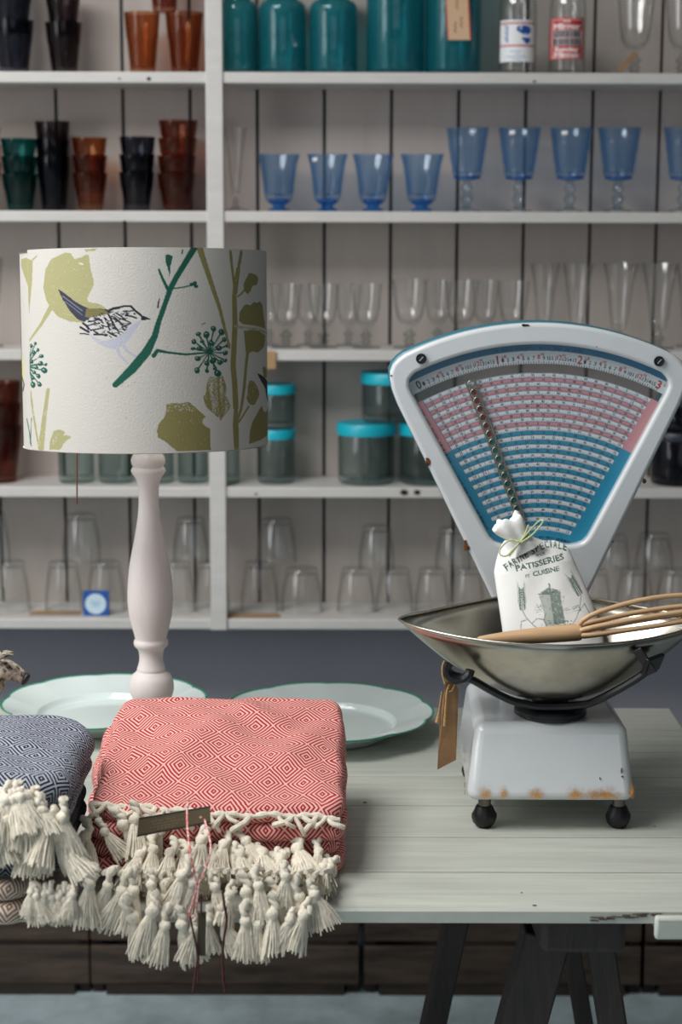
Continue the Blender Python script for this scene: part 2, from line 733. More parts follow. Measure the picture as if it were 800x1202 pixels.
xu0, xu1 = at(240.5, 50, YS - 0.004).x, at(261, 50, YS - 0.004).x
MB().box((xu0, YS - 0.004, zb - 0.001), (xu1, YS + 0.028, zt)).build('upright', m_shelf, unit, bevel=0.002)
for x in (XA, XZ - 0.03):
    MB().box((x, YS - 0.004, zb - 0.001), (x + 0.03, YB, zt)).build('side_panel', m_shelf, unit, bevel=0.002)
for (px, py, r) in ((174.5, 92.5, 2.6), (140, 92, 1.2), (627, 95.5, 1.7), (474, 578, 4.2), (489, 578, 3.6), (146, 260.5, 2), (300, 580, 1.4)):
    c = at(px, py, YS - 0.0012)
    s = mmpp(YS, c.z)
    pts = []
    for q in range(12):
        a = q * math.pi / 6
        rr = r * s * random.uniform(0.8, 1.15)
        pts.append((c.x + rr * 1.1 * math.cos(a), c.y, c.z + rr * 0.85 * math.sin(a)))
    pts2 = [(p[0], YS + 0.003, p[2]) for p in pts]
    ck = MB().add(pts + pts2, [tuple(range(11, -1, -1))] + [(q, (q + 1) % 12, 12 + (q + 1) % 12, 12 + q) for q in range(12)])
    ck.build('paint_chip', m_chip, unit, smooth=False)

# ------------------------------------------------------------------ table and trestle
m_table = mat('sage_table_paint', (203, 206, 195), 0.5, noise=0.12, nscale=7, bump=0.35, bscale=30, stretch=(0.6, 8, 1))
m_raw = mat('raw_board_edge', (120, 105, 85), 0.8, noise=0.5, nscale=60)
m_dkwood = mat('dark_stained_wood', (66, 55, 49), 0.6, noise=0.45, nscale=8, bump=0.4, bscale=40, stretch=(10, 10, 1.2))
table = thing('plank_table', (0, 1.9, ZT - 0.022), 'sage green painted plank table carrying the scale and throws', 'table')
seamY = [on(600, 1070, ZT).y] + [on(600, y, ZT).y for y in (1024, 983, 946, 912, 883, 857)] + [on(600, 831, ZT).y]
tx0, tx1 = -1.25, on(797, 850, ZT).x
tb = MB()
for i in range(7):
    a, b = seamY[i] + (0.0 if i == 0 else 0.0011), seamY[i + 1] - (0.0011 if i < 6 else 0)
    tb.box((tx0, a, ZT - 0.0145), (tx1 - 0.003 * (i % 2), b, ZT))
tb.cur = 1
tb.box((tx0 + 0.01, seamY[0] + 0.01, ZT - 0.0150), (tx1 - 0.04, seamY[-1] - 0.01, ZT - 0.0035))
# nail holes
for (px, py) in ((627, 1063), (768, 970), (428, 942), (612, 1048)):
    c = on(px, py, ZT)
    r = 0.0028 if px in (627, 428) else 0.0016
    tb.lathe([(0, 0.0004), (r, 0.0004), (r, -0.002)], (c.x, c.y, ZT), 10)
top = tb.build('tabletop', [m_table, m_gap], table, bevel=0.003, smooth=True)
cl = MB()
cxa = on(783, 1075, ZT - 0.022).x
a = at(766, 1064, 1.466).x
cl.box((a, seamY[0] - 0.0125, ZT - 0.030), (a + 0.10, seamY[0] - 0.0012, ZT - 0.0015))
cl.box((a + 0.004, seamY[0] - 0.0008, ZT - 0.030), (a + 0.09, seamY[-1] - 0.03, ZT - 0.0152))
cl.build('end_batten', m_table, table, bevel=0.004)
# torn fibres along the front edge
spl = MB()
for i in range(26):
    px = random.uniform(690, 766)
    c = at(px, 1079 - (px - 690) * 0.08 + random.uniform(-2, 2), seamY[0] - 0.0005)
    l = random.uniform(0.004, 0.014)
    spl.beam((c.x, c.y, c.z), (c.x + l, c.y - random.uniform(0, 0.001), c.z + random.uniform(-0.001, 0.001)), 0.0012, 0.0012)
spl.build('splintered_edge', m_raw, table, smooth=False)

tr = thing('trestle', (0.30, 1.85, 0), 'dark stained wooden trestle with splayed legs under the table', 'trestle')
zb0 = ZT - 0.0155
yb = 1.515
bl, br = at(635, 1100, yb).x, at(735, 1100, yb).x
bz = at(685, 1120.5, yb).z
L2 = 0.62
dxb = -0.03
v = [(bl, yb, bz), (br, yb, bz), (br + dxb, yb + L2, bz), (bl + dxb, yb + L2, bz), (bl, yb, zb0), (br, yb, zb0), (br + dxb, yb + L2, zb0), (bl + dxb, yb + L2, zb0)]
MB().hexa(v).build('beam', m_dkwood, tr, bevel=0.008, segs=3)


def leg(p1, p2, Y, w_, t_):
    a, b = at(p1[0], p1[1], Y), at(p2[0], p2[1], Y)
    d = (b - a)
    b = a + d * (a.z / (a.z - b.z))
    b.z = 0
    a = a - d.normalized() * 0.03 if a.z + 0.03 < bz + 0.02 else a
    m = MB()
    m.beam(a, b, w_, t_, up=(0, 1, 0))
    m.v = [(x, y, max(z, 0.0)) for x, y, z in m.v]
    m.build('leg', m_dkwood, tr, bevel=0.003)


leg((634, 1118), (611, 1202), 1.60, 0.058, 0.045)
leg((705, 1118), (718, 1202), 1.60, 0.034, 0.045)
leg((536, 1075), (508, 1202), 2.06, 0.036, 0.045)
leg((668, 1100), (685, 1202), 2.06, 0.026, 0.045)

# ------------------------------------------------------------------ crates on the floor by the wall
m_crate = mat('crate_wood', (98, 82, 70), 0.8, noise=0.55, nscale=5, bump=0.6, bscale=30, stretch=(1.2, 6, 9))
m_crate2 = mat('crate_strip', (70, 58, 50), 0.85, noise=0.5, nscale=8, bump=0.5, bscale=40, stretch=(1, 6, 6))
yc = on(400, 1168, 0.0).y
crate_x = [(-40 - 290, -5 + 110, 'between the hanging throw fringe and the corner'), (107, 421, 'under the red throw'), (427, 751, 'behind the trestle legs'), (756, 1070, 'past the trestle at the table end')]
for n_, (pa, pb, where) in enumerate(crate_x):
    xa, xb = at(pa, 1150, yc).x, at(pb, 1150, yc).x
    t = thing('wooden_crate', ((xa + xb) / 2, yc + 0.13, 0), 'dark slatted wooden crate on the floor ' + where, 'crate', 'crates along the wall under the table')
    z1 = at(300, 1108, yc).z
    zlist = [(0.022, z1 - 0.006), (z1 + 0.006, z1 + 0.095), (z1 + 0.107, z1 + 0.19)]
    yb2 = min(yc + 0.26, YW - 0.01)
    for (z0, z2) in zlist:
        for yy in (yc, yb2 - 0.012):
            MB().box((xa, yy, z0), (xb, yy + 0.012, z2)).build('slat', m_crate, t, bevel=0.002)
    for xx in (xa + 0.002, xb - 0.022):
        MB().box((xx, yc + 0.0125, 0.0), (xx + 0.02, yb2 - 0.0125, zlist[-1][1])).build('end_panel', m_crate2, t)
    MB().box((xa + 0.0225, yc + 0.0125, 0.022), (xb - 0.0225, yb2 - 0.0125, 0.032)).build('bottom_board', m_crate2, t)
    MB().box((xa + 0.03, yc - 0.002, 0.0), (xb - 0.03, yc + 0.012, 0.0215)).build('runner', m_crate2, t)
# ------------------------------------------------------------------ glassware on the shelves
g_clear = glass('clear_glass', (254, 255, 255), (110, 122, 124), refl=1.9, power=3.4)
g_clear2 = glass('greenish_glass', (253, 255, 254), (96, 112, 112), refl=1.9, power=3.6)
g_amber = glass('amber_glass', (180, 96, 50), (60, 26, 12), body=0.06, body_col=(146, 74, 34), power=2.0)
g_redbrown = glass('brown_glass', (140, 62, 40), (56, 24, 14), body=0.09, body_col=(120, 58, 38))
g_navy = glass('midnight_glass', (52, 56, 72), (16, 18, 28), body=0.10, body_col=(30, 34, 50))
g_plum = glass('plum_glass', (66, 50, 54), (22, 16, 20), body=0.10, body_col=(44, 36, 40))
g_teal = glass('teal_glass', (20, 104, 100), (6, 52, 54), body=0.09, body_col=(16, 90, 88))
g_jar = glass('aqua_jar_glass', (74, 180, 190), (4, 72, 86), body=0.18, body_col=(64, 186, 200), refl=1.8)
g_blue = glass('blue_glass', (188, 208, 226), (16, 92, 196), body=0.06, body_col=(112, 190, 255), power=2.0, refl=1.6)
g_blue_d = glass('blue_glass_base', (60, 140, 210), (14, 74, 150), body=0.3, body_col=(40, 136, 226))
g_stem = glass('pale_stem_glass', (214, 228, 238), (84, 108, 132), refl=2.2, walls=2)
g_jar2 = glass('grey_green_glass', (190, 208, 206), (60, 88, 90), body=0.04, body_col=(96, 118, 118))
g_knob = glass('clear_stem_glass', (226, 231, 231), (84, 94, 97), refl=2.4, walls=2)
m_lid = mat('turquoise_plastic', (24, 176, 196), 0.35)
m_lidd = mat('dark_lid', (40, 46, 58), 0.4)
m_kraft = mat('kraft_card', (176, 142, 104), 0.8, noise=0.1, nscale=60)
m_sticker = mat('white_sticker', (235, 235, 235), 0.6)
m_print = mat('printed_label', (255, 255, 255), 0.55, attr=True)

YA, YC_ = 3.0667, 3.1201        # front and back standing rows
RNG = random.Random(3)


def footing(px0, px1, ytop, shelf, Y):
    """centre and size of something standing on a shelf, from its extent in the picture"""
    z = SZ[shelf] + 0.0006
    c = at((px0 + px1) / 2, SY[shelf], Y)
    s = mmpp(Y, z)
    h = at((px0 + px1) / 2, ytop, Y).z - z
    return Vector((c.x, Y, z)), (px1 - px0) / 2 * s, h


def facets(n, amt):
    return lambda a, i: 1 + amt * abs(math.sin(n * a / 2)) - amt / 2


def tumbler(mb, c, R, h, n=28):
    f = 0.66
    prof = [(0, 0), (f * R, 0), (f * R + 0.001, 0.004), (0.85 * R, 0.56 * h), (0.90 * R, 0.60 * h), (R, h), (R - 0.0014, h),
            (0.90 * R - 0.0016, 0.62 * h), (0.85 * R - 0.002, 0.55 * h), (f * R - 0.001, 0.012), (0, 0.010)]
    mb.lathe(prof, c, n, lambda a, i: (1 + 0.03 * math.cos(9 * a)) if i in (1, 2, 3) else 1)


def stack(px0, px1, ytop, shelf, Y, n, mats, name, label, group, off=20.0, tilt=0):
    """nested tumblers, each one a thing"""
    c, R, h = footing(px0, px1, ytop, shelf, Y)
    s = mmpp(Y, c.z)
    step = off * s
    h1 = h - (n - 1) * step
    place = {1: ['']}.get(n, ['lowest of ', 'second of ', 'third of ', 'fourth of '][:n - 1] + ['topmost of '])
    for k in range(n):
        cc = c + Vector((tilt * s * k, 0, k * step + 0.0003 * k))
        mb = MB()
        tumbler(mb, cc, R, h1)
        o = mb.build('tumbler', mats[k % len(mats)], None, local=cc)
        lb = (place[k] + label) if n > 1 else label
        tag(o, lb, 'tumbler', group)


G1 = 'coloured tumblers on the shelves beside the upright'
stack(-8, 41, -70, 0, YA, 3, [g_navy], 't', 'the wide midnight blue tumblers at the top shelf end', G1, off=45)
stack(54, 97, -18, 0, YA, 2, [g_plum], 't', 'the dark plum tumblers on the top shelf', G1, off=43)
stack(146.5, 188.5, 15, 0, YA, 1, [g_amber], 't', 'ridged amber tumbler on the top shelf beside plum stack', G1)
stack(194.5, 239, 15, 0, YA, 1, [g_amber], 't', 'ridged amber tumbler on the top shelf beside white upright', G1)
c0, R0, h0 = footing(174, 214, -48, 0, YA + 0.004)
c0 = Vector((c0.x, c0.y, at(194, 15, YA).z + 0.001))
mb = MB()
tumbler(mb, c0, R0, 0.115)
tag(mb.build('tumbler', g_redbrown, None, local=c0), 'amber brown tumbler balanced across two tumblers on top shelf', 'tumbler', G1)
stack(-42, 2.5, 150, 1, YA, 3, [g_redbrown], 't', 'the brown tumblers past the teal ones on second shelf', G1)
stack(3, 45, 163, 1, YA, 3, [g_teal], 't', 'the dark teal tumblers on second shelf', G1)
stack(43.5, 84, 143, 1, YA + 0.02, 3, [g_navy, g_navy, g_plum], 't', 'the midnight tumblers between teal and amber on second shelf', G1)
stack(86, 127, 162, 1, YA, 3, [g_amber, g_redbrown], 't', 'the amber tumblers on second shelf', G1)
stack(140, 182, 161, 1, YA, 3, [g_navy], 't', 'the blue black tumblers between two brown stacks', G1, tilt=0.8)
stack(184.5, 230, 142, 1, YA, 4, [g_redbrown, g_redbrown, g_amber], 't', 'the leaning red brown tumblers beside the white upright', G1, tilt=1.0)
stack(-22, 27, 448, 3, YA, 3, [g_redbrown], 't', 'the red brown tumblers on fourth shelf by lampshade', G1, off=26)


def jar(px0, px1, ytop, big, label, Y=3.0712):
    c, R, h = footing(px0, px1, 40, 0, Y)
    s = mmpp(Y, c.z)
    sh = (84.5 - ytop) * s            # height of the shoulder
    h = sh + R * 0.95
    t = thing('preserving_jar', c, label, 'jar', 'aqua glass jars on the top shelf')
    pr = [(0, 0), (R * 0.9, 0), (R, 0.008), (R, sh)]
    for q in range(1, 7):
        a = q / 6 * math.pi / 2
        pr.append((R * (0.68 + 0.32 * math.cos(a)), sh + R * 0.42 * math.sin(a)))
    pr += [(R * 0.66, sh + R * 0.5), (R * 0.66, h)]
    inn = [(max(r - 0.003, 0), max(z - 0.0, 0.010)) for r, z in reversed(pr[1:])] + [(0, 0.01)]
    MB().lathe(pr + inn, c, 36).build('glass_body', g_jar, t)
    r2 = R * 0.70
    MB().lathe([(R * 0.67, h - R * 0.24), (r2, h - R * 0.24), (r2, h + 0.002), (0, h + 0.002)], c, 32).build('metal_lid', mat('zinc_lid', (150, 150, 148), 0.4, metal=0.8), t)
    # embossed mark on the front of the jar
    em = MB()
    ang0 = math.atan2(CY - c.y, -c.x)
    for (du, dz, l, slope) in ((-0.4, 0.55, 0.5, 0.5), (-0.05, 0.62, 0.35, -0.4), (0.3, 0.5, 0.3, 0.8)):
        pts = []
        for q in range(7):
            u = du + l * q / 6
            pts.append((c.x + (R + 0.0005) * math.cos(ang0 + u), c.y + (R + 0.0005) * math.sin(ang0 + u), c.z + sh * (dz + slope * 0.12 * math.sin(q))))
        em.tube(pts, 0.0011, 6)
    em.build('embossed_script', g_jar, t)
    return t, c, R


jar(254, 303, 12, 0, 'aqua preserving jar touching the white upright on top shelf')
jar(304, 359, 12, 0, 'second aqua preserving jar from the upright on top shelf')
jar(363, 419, 12, 0, 'third aqua preserving jar from the upright on top shelf')
jar(429.5, 497, -40, 1, 'large untagged aqua preserving jar on top shelf', 3.0845)
_, cj, Rj = jar(498.5, 563.5, -40, 1, 'large aqua preserving jar with a kraft price tag', 3.0845)
# its tag hangs on the front
cv = Canvas(np.arange(519, 556, 0.5), np.arange(-22, 50, 0.5), (212, 176, 142))
cv.poly([(519, -22), (522.5, -22), (526.5, 50), (522, 50)], (172, 60, 46))
cv.poly([(547.5, -22), (549.5, -22), (553.5, 47), (551.2, 47)], (172, 60, 46))
for (x, y, h_, rot) in ((536, 2, 4, -82), (541, 24, 4, -80), (534, 30, 5, -85)):
    cv.line([(x + 1.5 * math.sin(q * 1.9), y + q * 1.6 - 4) for q in range(9)], 1.0, (110, 84, 66))
X, Y_ = np.meshgrid(cv.xs, cv.ys)
Yt = cj.y - Rj - 0.003
P = np.array([[tuple(at(x, y, Yt)) for x in cv.xs] for y in cv.ys])
edge = (X > 521.0 + (Y_ + 22) * 0.045) & (X < 549.5 + (Y_ + 22) * 0.058) & (Y_ < 47.5)
tt = thing('price_tag', P[5, 30], 'kraft price tag with red edges on large aqua jar', 'tag')
pt = gridmesh('card', P, cv, m_print, tt, mask=edge, smooth=False)
pt.modifiers.new('solid', 'SOLIDIFY').thickness = 0.0006
a_ = at(533, -21, Yt)
MB().tube([a_ + Vector((0, 0, -0.004)), a_ + Vector((0, -0.001, 0.02)), a_ + Vector((0.002, -0.001, 0.05)), a_ + Vector((0.002, 0.004, 0.072))], 0.0008, 6).build('string', mat('white_string', (220, 215, 205), 0.8), tt)


def milk_bottle(px0, px1, label, paint):
    Y = 3.0712
    c, R, h = footing(px0, px1, 40, 0, Y)
    t = thing('milk_bottle', c, label, 'bottle', 'milk bottles on the top shelf')
    s = mmpp(Y, c.z)
    pr = [(0, 0), (R * 0.92, 0), (R, 0.005), (R, 76 * s)]
    for q in range(1, 9):
        u = q / 8
        e = u * u * (3 - 2 * u)
        pr.append((R * (1 - 0.48 * e), 76 * s + 48 * s * u))
    pr += [(R * 0.52, 140 * s), (R * 0.60, 143 * s), (R * 0.60, 150 * s)]
    inn = [(max(r - 0.003, 0), max(z, 0.008)) for r, z in reversed(pr[1:])] + [(0, 0.008)]
    MB().lathe(pr + inn, c, 36).build('glass_body', g_clear2, t)
    pc = (px0 + px1) / 2
    half = (px1 - px0) / 2
    cv, (y0, y1), (x0, x1) = paint(pc)
    X, Y_ = np.meshgrid(cv.xs, cv.ys)
    ang0 = math.atan2(CY - c.y, -c.x)
    A = ang0 + np.arcsin(np.clip((X - pc) / (half + 0.3), -0.98, 0.98))
    Z = at(pc, 0, Y - R).z - Y_ * mmpp(Y - R, c.z)
    P = np.stack([c.x + (R + 0.0007) * np.cos(A), c.y + (R + 0.0007) * np.sin(A), Z], -1)
    mk = (X >= x0) & (X <= x1) & (Y_ >= y0) & (Y_ <= y1)
    gridmesh('label', P, cv, m_print, t, mask=mk)
    return t, c, R


def paint_two(pc):
    cv = Canvas(np.arange(pc - 21, pc + 21, 0.4), np.arange(20, 72, 0.4), (236, 238, 240))
    cv.line([(pc - 21, 26), (pc + 21, 26)], 1.8, (196, 60, 64))
    cv.line([(pc - 21, 51.5), (pc + 21, 51.5)], 1.8, (196, 60, 64))
    b = (24, 84, 160)
    for q in range(6):
        cv.line([(pc - 14 + (q % 2), 29 + q * 3.3), (pc - 11, 30.5 + q * 3.3)], 1.6, b)
    cv.disc(pc + 8.5, 34, 6.6, 5.6, b)
    cv.disc(pc + 2.5, 32.5, 3.8, 3.4, b)
    cv.disc(pc + 3.8, 31.6, 1.4, 1.1, (236, 238, 240))
    cv.line([(pc + 3, 37.4), (pc + 7, 39.5), (pc + 10, 38)], 1.1, (236, 238, 240))
    cv.poly([(pc + 4.5, 43), (pc + 8, 42), (pc + 14.5, 43), (pc + 13.5, 48), (pc + 10, 49.4), (pc + 8, 47)], b, smooth=3)
    for q, (a, b_) in enumerate(((-8, 4), (-2, 2), (-12, 10), (-6, 3))):
        cv.line([(pc + a, 58 + q * 3.1), (pc + b_, 58 + q * 3.1)], 1.0, (150, 175, 205))
    return cv, (22.3, 70), (pc - 20, pc + 19)


def paint_mirror(pc):
    cv = Canvas(np.arange(pc - 21, pc + 21, 0.35), np.arange(18, 70, 0.35), (190, 50, 50))
    w_ = (236, 226, 224)
    cv.line([(pc - 17.5, 22), (pc + 17, 22), (pc + 17, 65), (pc - 17.5, 65), (pc - 17.5, 22)], 0.8, w_)
    cv.text('THE', pc - 5, 25.4, 2.6, 0, w_, width=8)
    cv.text('Mirror', pc - 15.5, 32.5, 6.2, 0, w_, width=30, bold=0.35)
    for (yy, seed) in ((34.2, 1), (43.4, 2)):
        r = random.Random(seed)
        cv.poly([(pc - 16.4, yy - 0.2), (pc + 16.4, yy - 0.2), (pc + 16.4, yy + 8.2), (pc - 16.4, yy + 8.2)], w_)
        x = pc - 16
        while x < pc + 14.5:
            ww = r.uniform(2.0, 3.6)
            cv.poly([(x, yy), (x + ww, yy), (x + ww, yy + 7.8), (x, yy + 7.8)], (26, 34, 48))
            if r.random() < 0.5:
                cv.line([(x + ww * 0.5, yy + 1.6), (x + ww * 0.5, yy + r.uniform(3, 6))], 0.6, (150, 140, 145))
            x += ww + 0.7
    cv.text('Sunday', pc - 14, 57.8, 4.8, 0, w_, width=27, bold=0.25)
    cv.text('Mirror', pc - 14.5, 64.2, 5.2, 0, w_, width=29, bold=0.25)
    return cv, (19.6, 67.3), (pc - 20, pc + 19.6)


tb1, c1, R1 = milk_bottle(584, 628.5, 'milk bottle with a white label and blue figure two', paint_two)
tb2, c2, R2_ = milk_bottle(643, 686, 'milk bottle with a red Mirror newspaper label', paint_mirror)


def sticker_on(c, R, t, px, py, w_=0.012, h_=0.008, rot=0.1):
    p = at(px, py, c.y - R)
    d = Vector((p.x - c.x, p.y - c.y, 0))
    a0 = math.atan2(d.y, d.x)
    v, f = [], []
    for j in range(2):
        for q in range(5):
            a = a0 + (q - 2) / 4 * w_ / R
            v.append((c.x + (R + 0.0008) * math.cos(a), c.y + (R + 0.0008) * math.sin(a), p.z + (j - 0.5) * h_ + rot * (q - 2) * 0.001))
    f = [(q, q + 1, 6 + q, 5 + q) for q in range(4)]
    MB().add(v, f).build('price_sticker', m_sticker, t, solid=0.0003)


sticker_on(c1, R1 * 0.72, tb1, 614, 1, rot=-0.4)
sticker_on(c2, R2_ * 0.97, tb2, 675, 16, rot=-0.3)


def goblet_clear(px0, px1, ytop, shelf, Y, label, group, gl=None, knob=True):
    gl = gl or g_clear
    c, R, h = footing(px0, px1, ytop, shelf, Y)
    t = thing('stemmed_glass', c, label, 'glass', group)
    fr = R * 0.92
    bowl = [(0.30 * h), (0.36 * h), (0.46 * h), (0.62 * h), (0.80 * h), h]
    rr = [0.12 * R, 0.50 * R, 0.72 * R, 0.84 * R, 0.91 * R, R]
    pr = [(0, 0.32 * h)] if False else [(0.10 * R, 0.29 * h)] + list(zip(rr, bowl))
    inn = [(max(r - 0.0018, 0.0), z + (0.006 if i < 2 else 0)) for i, (r, z) in reversed(list(enumerate(zip(rr, bowl))))] + [(0, 0.34 * h)]
    MB().lathe(pr + inn, c, 28, lambda a, i: (1 + 0.015 * math.cos(10 * a)) if 1 <= i <= 4 else 1).build('bowl', gl, t)
    st = [(0, 0), (fr, 0), (fr, 0.003), (0.35 * R, 0.03 * h), (0.20 * R, 0.06 * h), (0.34 * R, 0.10 * h), (0.18 * R, 0.14 * h), (0.40 * R, 0.19 * h), (0.20 * R, 0.24 * h), (0.12 * R, 0.288 * h), (0, 0.288 * h)]
    MB().lathe(st, c, 24).build('stem_and_foot', g_knob, t)
    return t, c, R


def flute(px0, px1, ytop, shelf, Y, label, group):
    c, R, h = footing(px0, px1, ytop, shelf, Y)
    t = thing('flute_glass', c, label, 'glass', group)
    z0 = 0.20 * h
    zz = [z0, z0 + 0.03 * h, 0.4 * h, 0.65 * h, 0.85 * h, h]
    rr = [0.15 * R, 0.42 * R, 0.55 * R, 0.68 * R, 0.82 * R, R]
    pr = list(zip(rr, zz))
    inn = [(max(r - 0.0018, 0), z + (0.008 if i < 2 else 0)) for i, (r, z) in reversed(list(enumerate(pr)))] + [(0, z0 + 0.03 * h)]
    MB().lathe(pr + inn, c, 24, lambda a, i: (1 + 0.03 * math.cos(8 * a)) if 1 <= i <= 4 else 1).build('bowl', g_clear, t)
    MB().lathe([(0, 0), (0.85 * R, 0), (0.85 * R, 0.003), (0.3 * R, 0.02 * h), (0.16 * R, 0.06 * h), (0.36 * R, 0.11 * h), (0.18 * R, 0.16 * h), (0.14 * R, z0 - 0.0005), (0, z0 - 0.0005)], c, 22).build('stem_and_foot', g_knob, t)


goblet_clear(722, 766, -2, 0, 3.0712, 'clear cut goblet with a card tag on the top shelf', 'clear goblets on the top shelf')
goblet_clear(778, 822, -2, 0, 3.0712, 'clear cut goblet without a tag on the top shelf', 'clear goblets on the top shelf')
ga = at(733, 70, 3.0311)
tg = MB()
a_, b_ = at(727, 83, 3.0249), at(746, 62, 3.0445)
tg.beam(a_, b_, 0.011, 0.0007, up=(0.1, 1, 0.1))
tag(tg.build('price_tag', m_kraft, None, local=(a_ + b_) / 2, smooth=False), 'small buff card tag leaning on clear goblet stem', 'tag')

# tall thin flute by the upright
c, R, h = footing(263, 290, 150, 1, 3.0756)
t = thing('flute_glass', c, 'tall narrow clear flute beside the white upright', 'glass')
pr = [(0.1 * R, 0.17 * h), (0.35 * R, 0.22 * h), (0.62 * R, 0.6 * h), (R, h)]
MB().lathe(pr + [(r * 0.86, z + (0.012 if i == 0 else 0)) for i, (r, z) in reversed(list(enumerate(pr)))] + [(0, 0.25 * h)], c, 24).build('bowl', g_clear, t)
MB().lathe([(0, 0), (1.12 * R, 0), (1.12 * R, 0.003), (0.4 * R, 0.04 * h), (0.2 * R, 0.08 * h), (0.3 * R, 0.11 * h), (0.1 * R, 0.168 * h), (0, 0.168 * h)], c, 24).build('stem_and_foot', g_knob, t)

# low blue goblets
GB = 'low blue pressed goblets on the second shelf'
for (a, b, lb, st_) in ((302, 352, 'low blue goblet next to the tall clear flute', None), (360, 408, 'second low blue goblet from the clear flute', (362.5, 187)), (413, 462, 'third low blue goblet from the clear flute', None), (469, 520, 'low blue goblet beside the tall blue goblets', None)):
    c, R, h = footing(a, b, 181, 1, 3.0712)
    t = thing('blue_goblet', c, lb, 'glass', GB)
    pr = [(0.28 * R, 0.14 * h), (0.60 * R, 0.18 * h), (0.68 * R, 0.30 * h), (0.76 * R, 0.55 * h), (0.86 * R, 0.8 * h), (R, h)]
    inn = [(max(r - 0.0025, 0), z + (0.014 if i < 2 else 0)) for i, (r, z) in reversed(list(enumerate(pr)))] + [(0, 0.26 * h)]
    MB().lathe(pr + inn, c, 32, lambda a_, i: 1 + 0.02 * math.cos(12 * a_ + i * 0.6) if i < 6 else 1).build('cup', g_blue, t)
    MB().lathe([(0, 0), (0.48 * R, 0), (0.50 * R, 0.004), (0.30 * R, 0.06 * h), (0.28 * R, 0.10 * h), (0.5 * R, 0.15 * h), (0.52 * R, 0.2 * h), (0.2 * R, 0.235 * h), (0, 0.235 * h)], c, 28).build('foot', g_blue_d, t)
    if st_:
        sticker_on(c, R * 0.93, t, st_[0] + 2, st_[1])
# tall blue goblets with pale stems
GT = 'tall blue goblets with clear stems'
for (a, b, lb, st_) in ((522.5, 572, 'tall blue goblet beside the low blue goblets', None), (583, 633, 'second tall blue goblet, with a white sticker, before a board gap', (600, 155.5)),
                        (643, 693, 'third tall blue goblet, with a white sticker', (661.5, 156)), (699, 749.5, 'fourth tall blue goblet from the low ones', None), (775.5, 826, 'tall blue goblet standing apart at the second shelf end', None)):
    c, R, h = footing(a, b, 150, 1, 3.0712)
    t = thing('blue_goblet', c, lb, 'glass', GT)
    z0 = 0.385 * h
    pr = [(0.15 * R, z0), (0.62 * R, z0 + 0.01 * h)]
    for q in range(1, 9):
        u = q / 8
        pr.append((R * (0.66 + 0.30 * u + (0.012 if q % 2 else -0.008) * (u < 0.7)), z0 + 0.02 * h + (h - z0) * 0.9 * u))
    pr.append((R, h))
    inn = [(max(r - 0.0028, 0), z + (0.012 if i < 2 else 0)) for i, (r, z) in reversed(list(enumerate(pr)))] + [(0, z0 + 0.05 * h)]
    MB().lathe(pr + inn, c, 36, lambda a_, i: 1 + 0.018 * math.cos(10 * a_) if 3 < i < 10 else 1).build('cup', g_blue, t)
    MB().lathe([(0.2 * R, z0 - 0.002), (0.61 * R, z0 + 0.006 * h), (0.62 * R, z0 + 0.045 * h), (0, z0 + 0.05 * h)], c, 28).build('cup_base', g_blue_d, t)
    MB().lathe([(0, 0), (0.62 * R, 0), (0.62 * R, 0.004), (0.34 * R, 0.03 * h), (0.16 * R, 0.07 * h), (0.26 * R, 0.12 * h), (0.30 * R, 0.16 * h), (0.17 * R, 0.22 * h), (0.26 * R, 0.27 * h), (0.26 * R, 0.30 * h), (0.16 * R, 0.345 * h), (0.19 * R, z0 - 0.003), (0, z0 - 0.003)], c, 24).build('stem', g_stem, t)
    if st_:
        sticker_on(c, R * 0.97, t, st_[0], st_[1])

# middle shelf: clear stemmed glasses
GM = 'clear stemmed glasses on the middle shelf'
for (a, b, yt, Y, lb) in ((-36, 6, 303, 3.0712, 'tall clear glass past the lampshade on the middle shelf'),
                          (316.5, 355, 333, YA, 'clear stemmed glass in front row beside the lampshade'), (361, 398, 333, YA, 'second clear stemmed glass of front row from the lampshade'),
                          (411, 448, 333, YA, 'third clear stemmed glass of front row from the lampshade'), (302, 330, 334, YC_, 'clear stemmed glass half behind the lampshade edge'),
                          (346, 377, 335, YC_, 'clear stemmed glass in back row between first two'), (393, 424, 335, YC_, 'clear stemmed glass in back row between second and third'),
                          (459, 501, 328, YA, 'larger clear stemmed glass with a board gap at its rim'), (496, 530, 329, YC_, 'clear stemmed glass in back row above the scale corner'),
                          (520, 561, 329, YA, 'clear stemmed glass in front row above the scale housing'), (552, 585, 329, YC_, 'clear stemmed glass in back row behind scale housing'),
                          (582, 620, 330, YA, 'clear stemmed glass beside the tall flutes')):
    goblet_clear(a, b, yt, 2, Y, lb, GM)
GF = 'clear flutes on the middle shelf'
for (a, b, yt, Y, lb) in ((620, 655, 309, YC_, 'clear flute in back row beside stemmed glasses'), (658, 694, 309, YA, 'first clear flute of the front row above the scale'), (705, 746, 309, YA, 'second clear flute of the front row above the scale'),
                          (750, 793, 309, YA, 'third clear flute of front row near the scale screw'), (790, 826, 311, YC_, 'clear flute in back row at the middle shelf end')):
    flute(a, b, yt, 2, Y, lb, GF)
# tag on the shelf edge by the lampshade
p, q = at(313, 412, 2.9960), at(323.5, 433, 2.9960)
tag(MB().box((p.x - 0.02, 2.9950, q.z), (q.x, 2.9959, p.z)).build('shelf_tag', m_kraft, None, local=(q.x, 2.9950, p.z), smooth=False), 'kraft card tag hanging on middle shelf edge by the lampshade', 'tag')


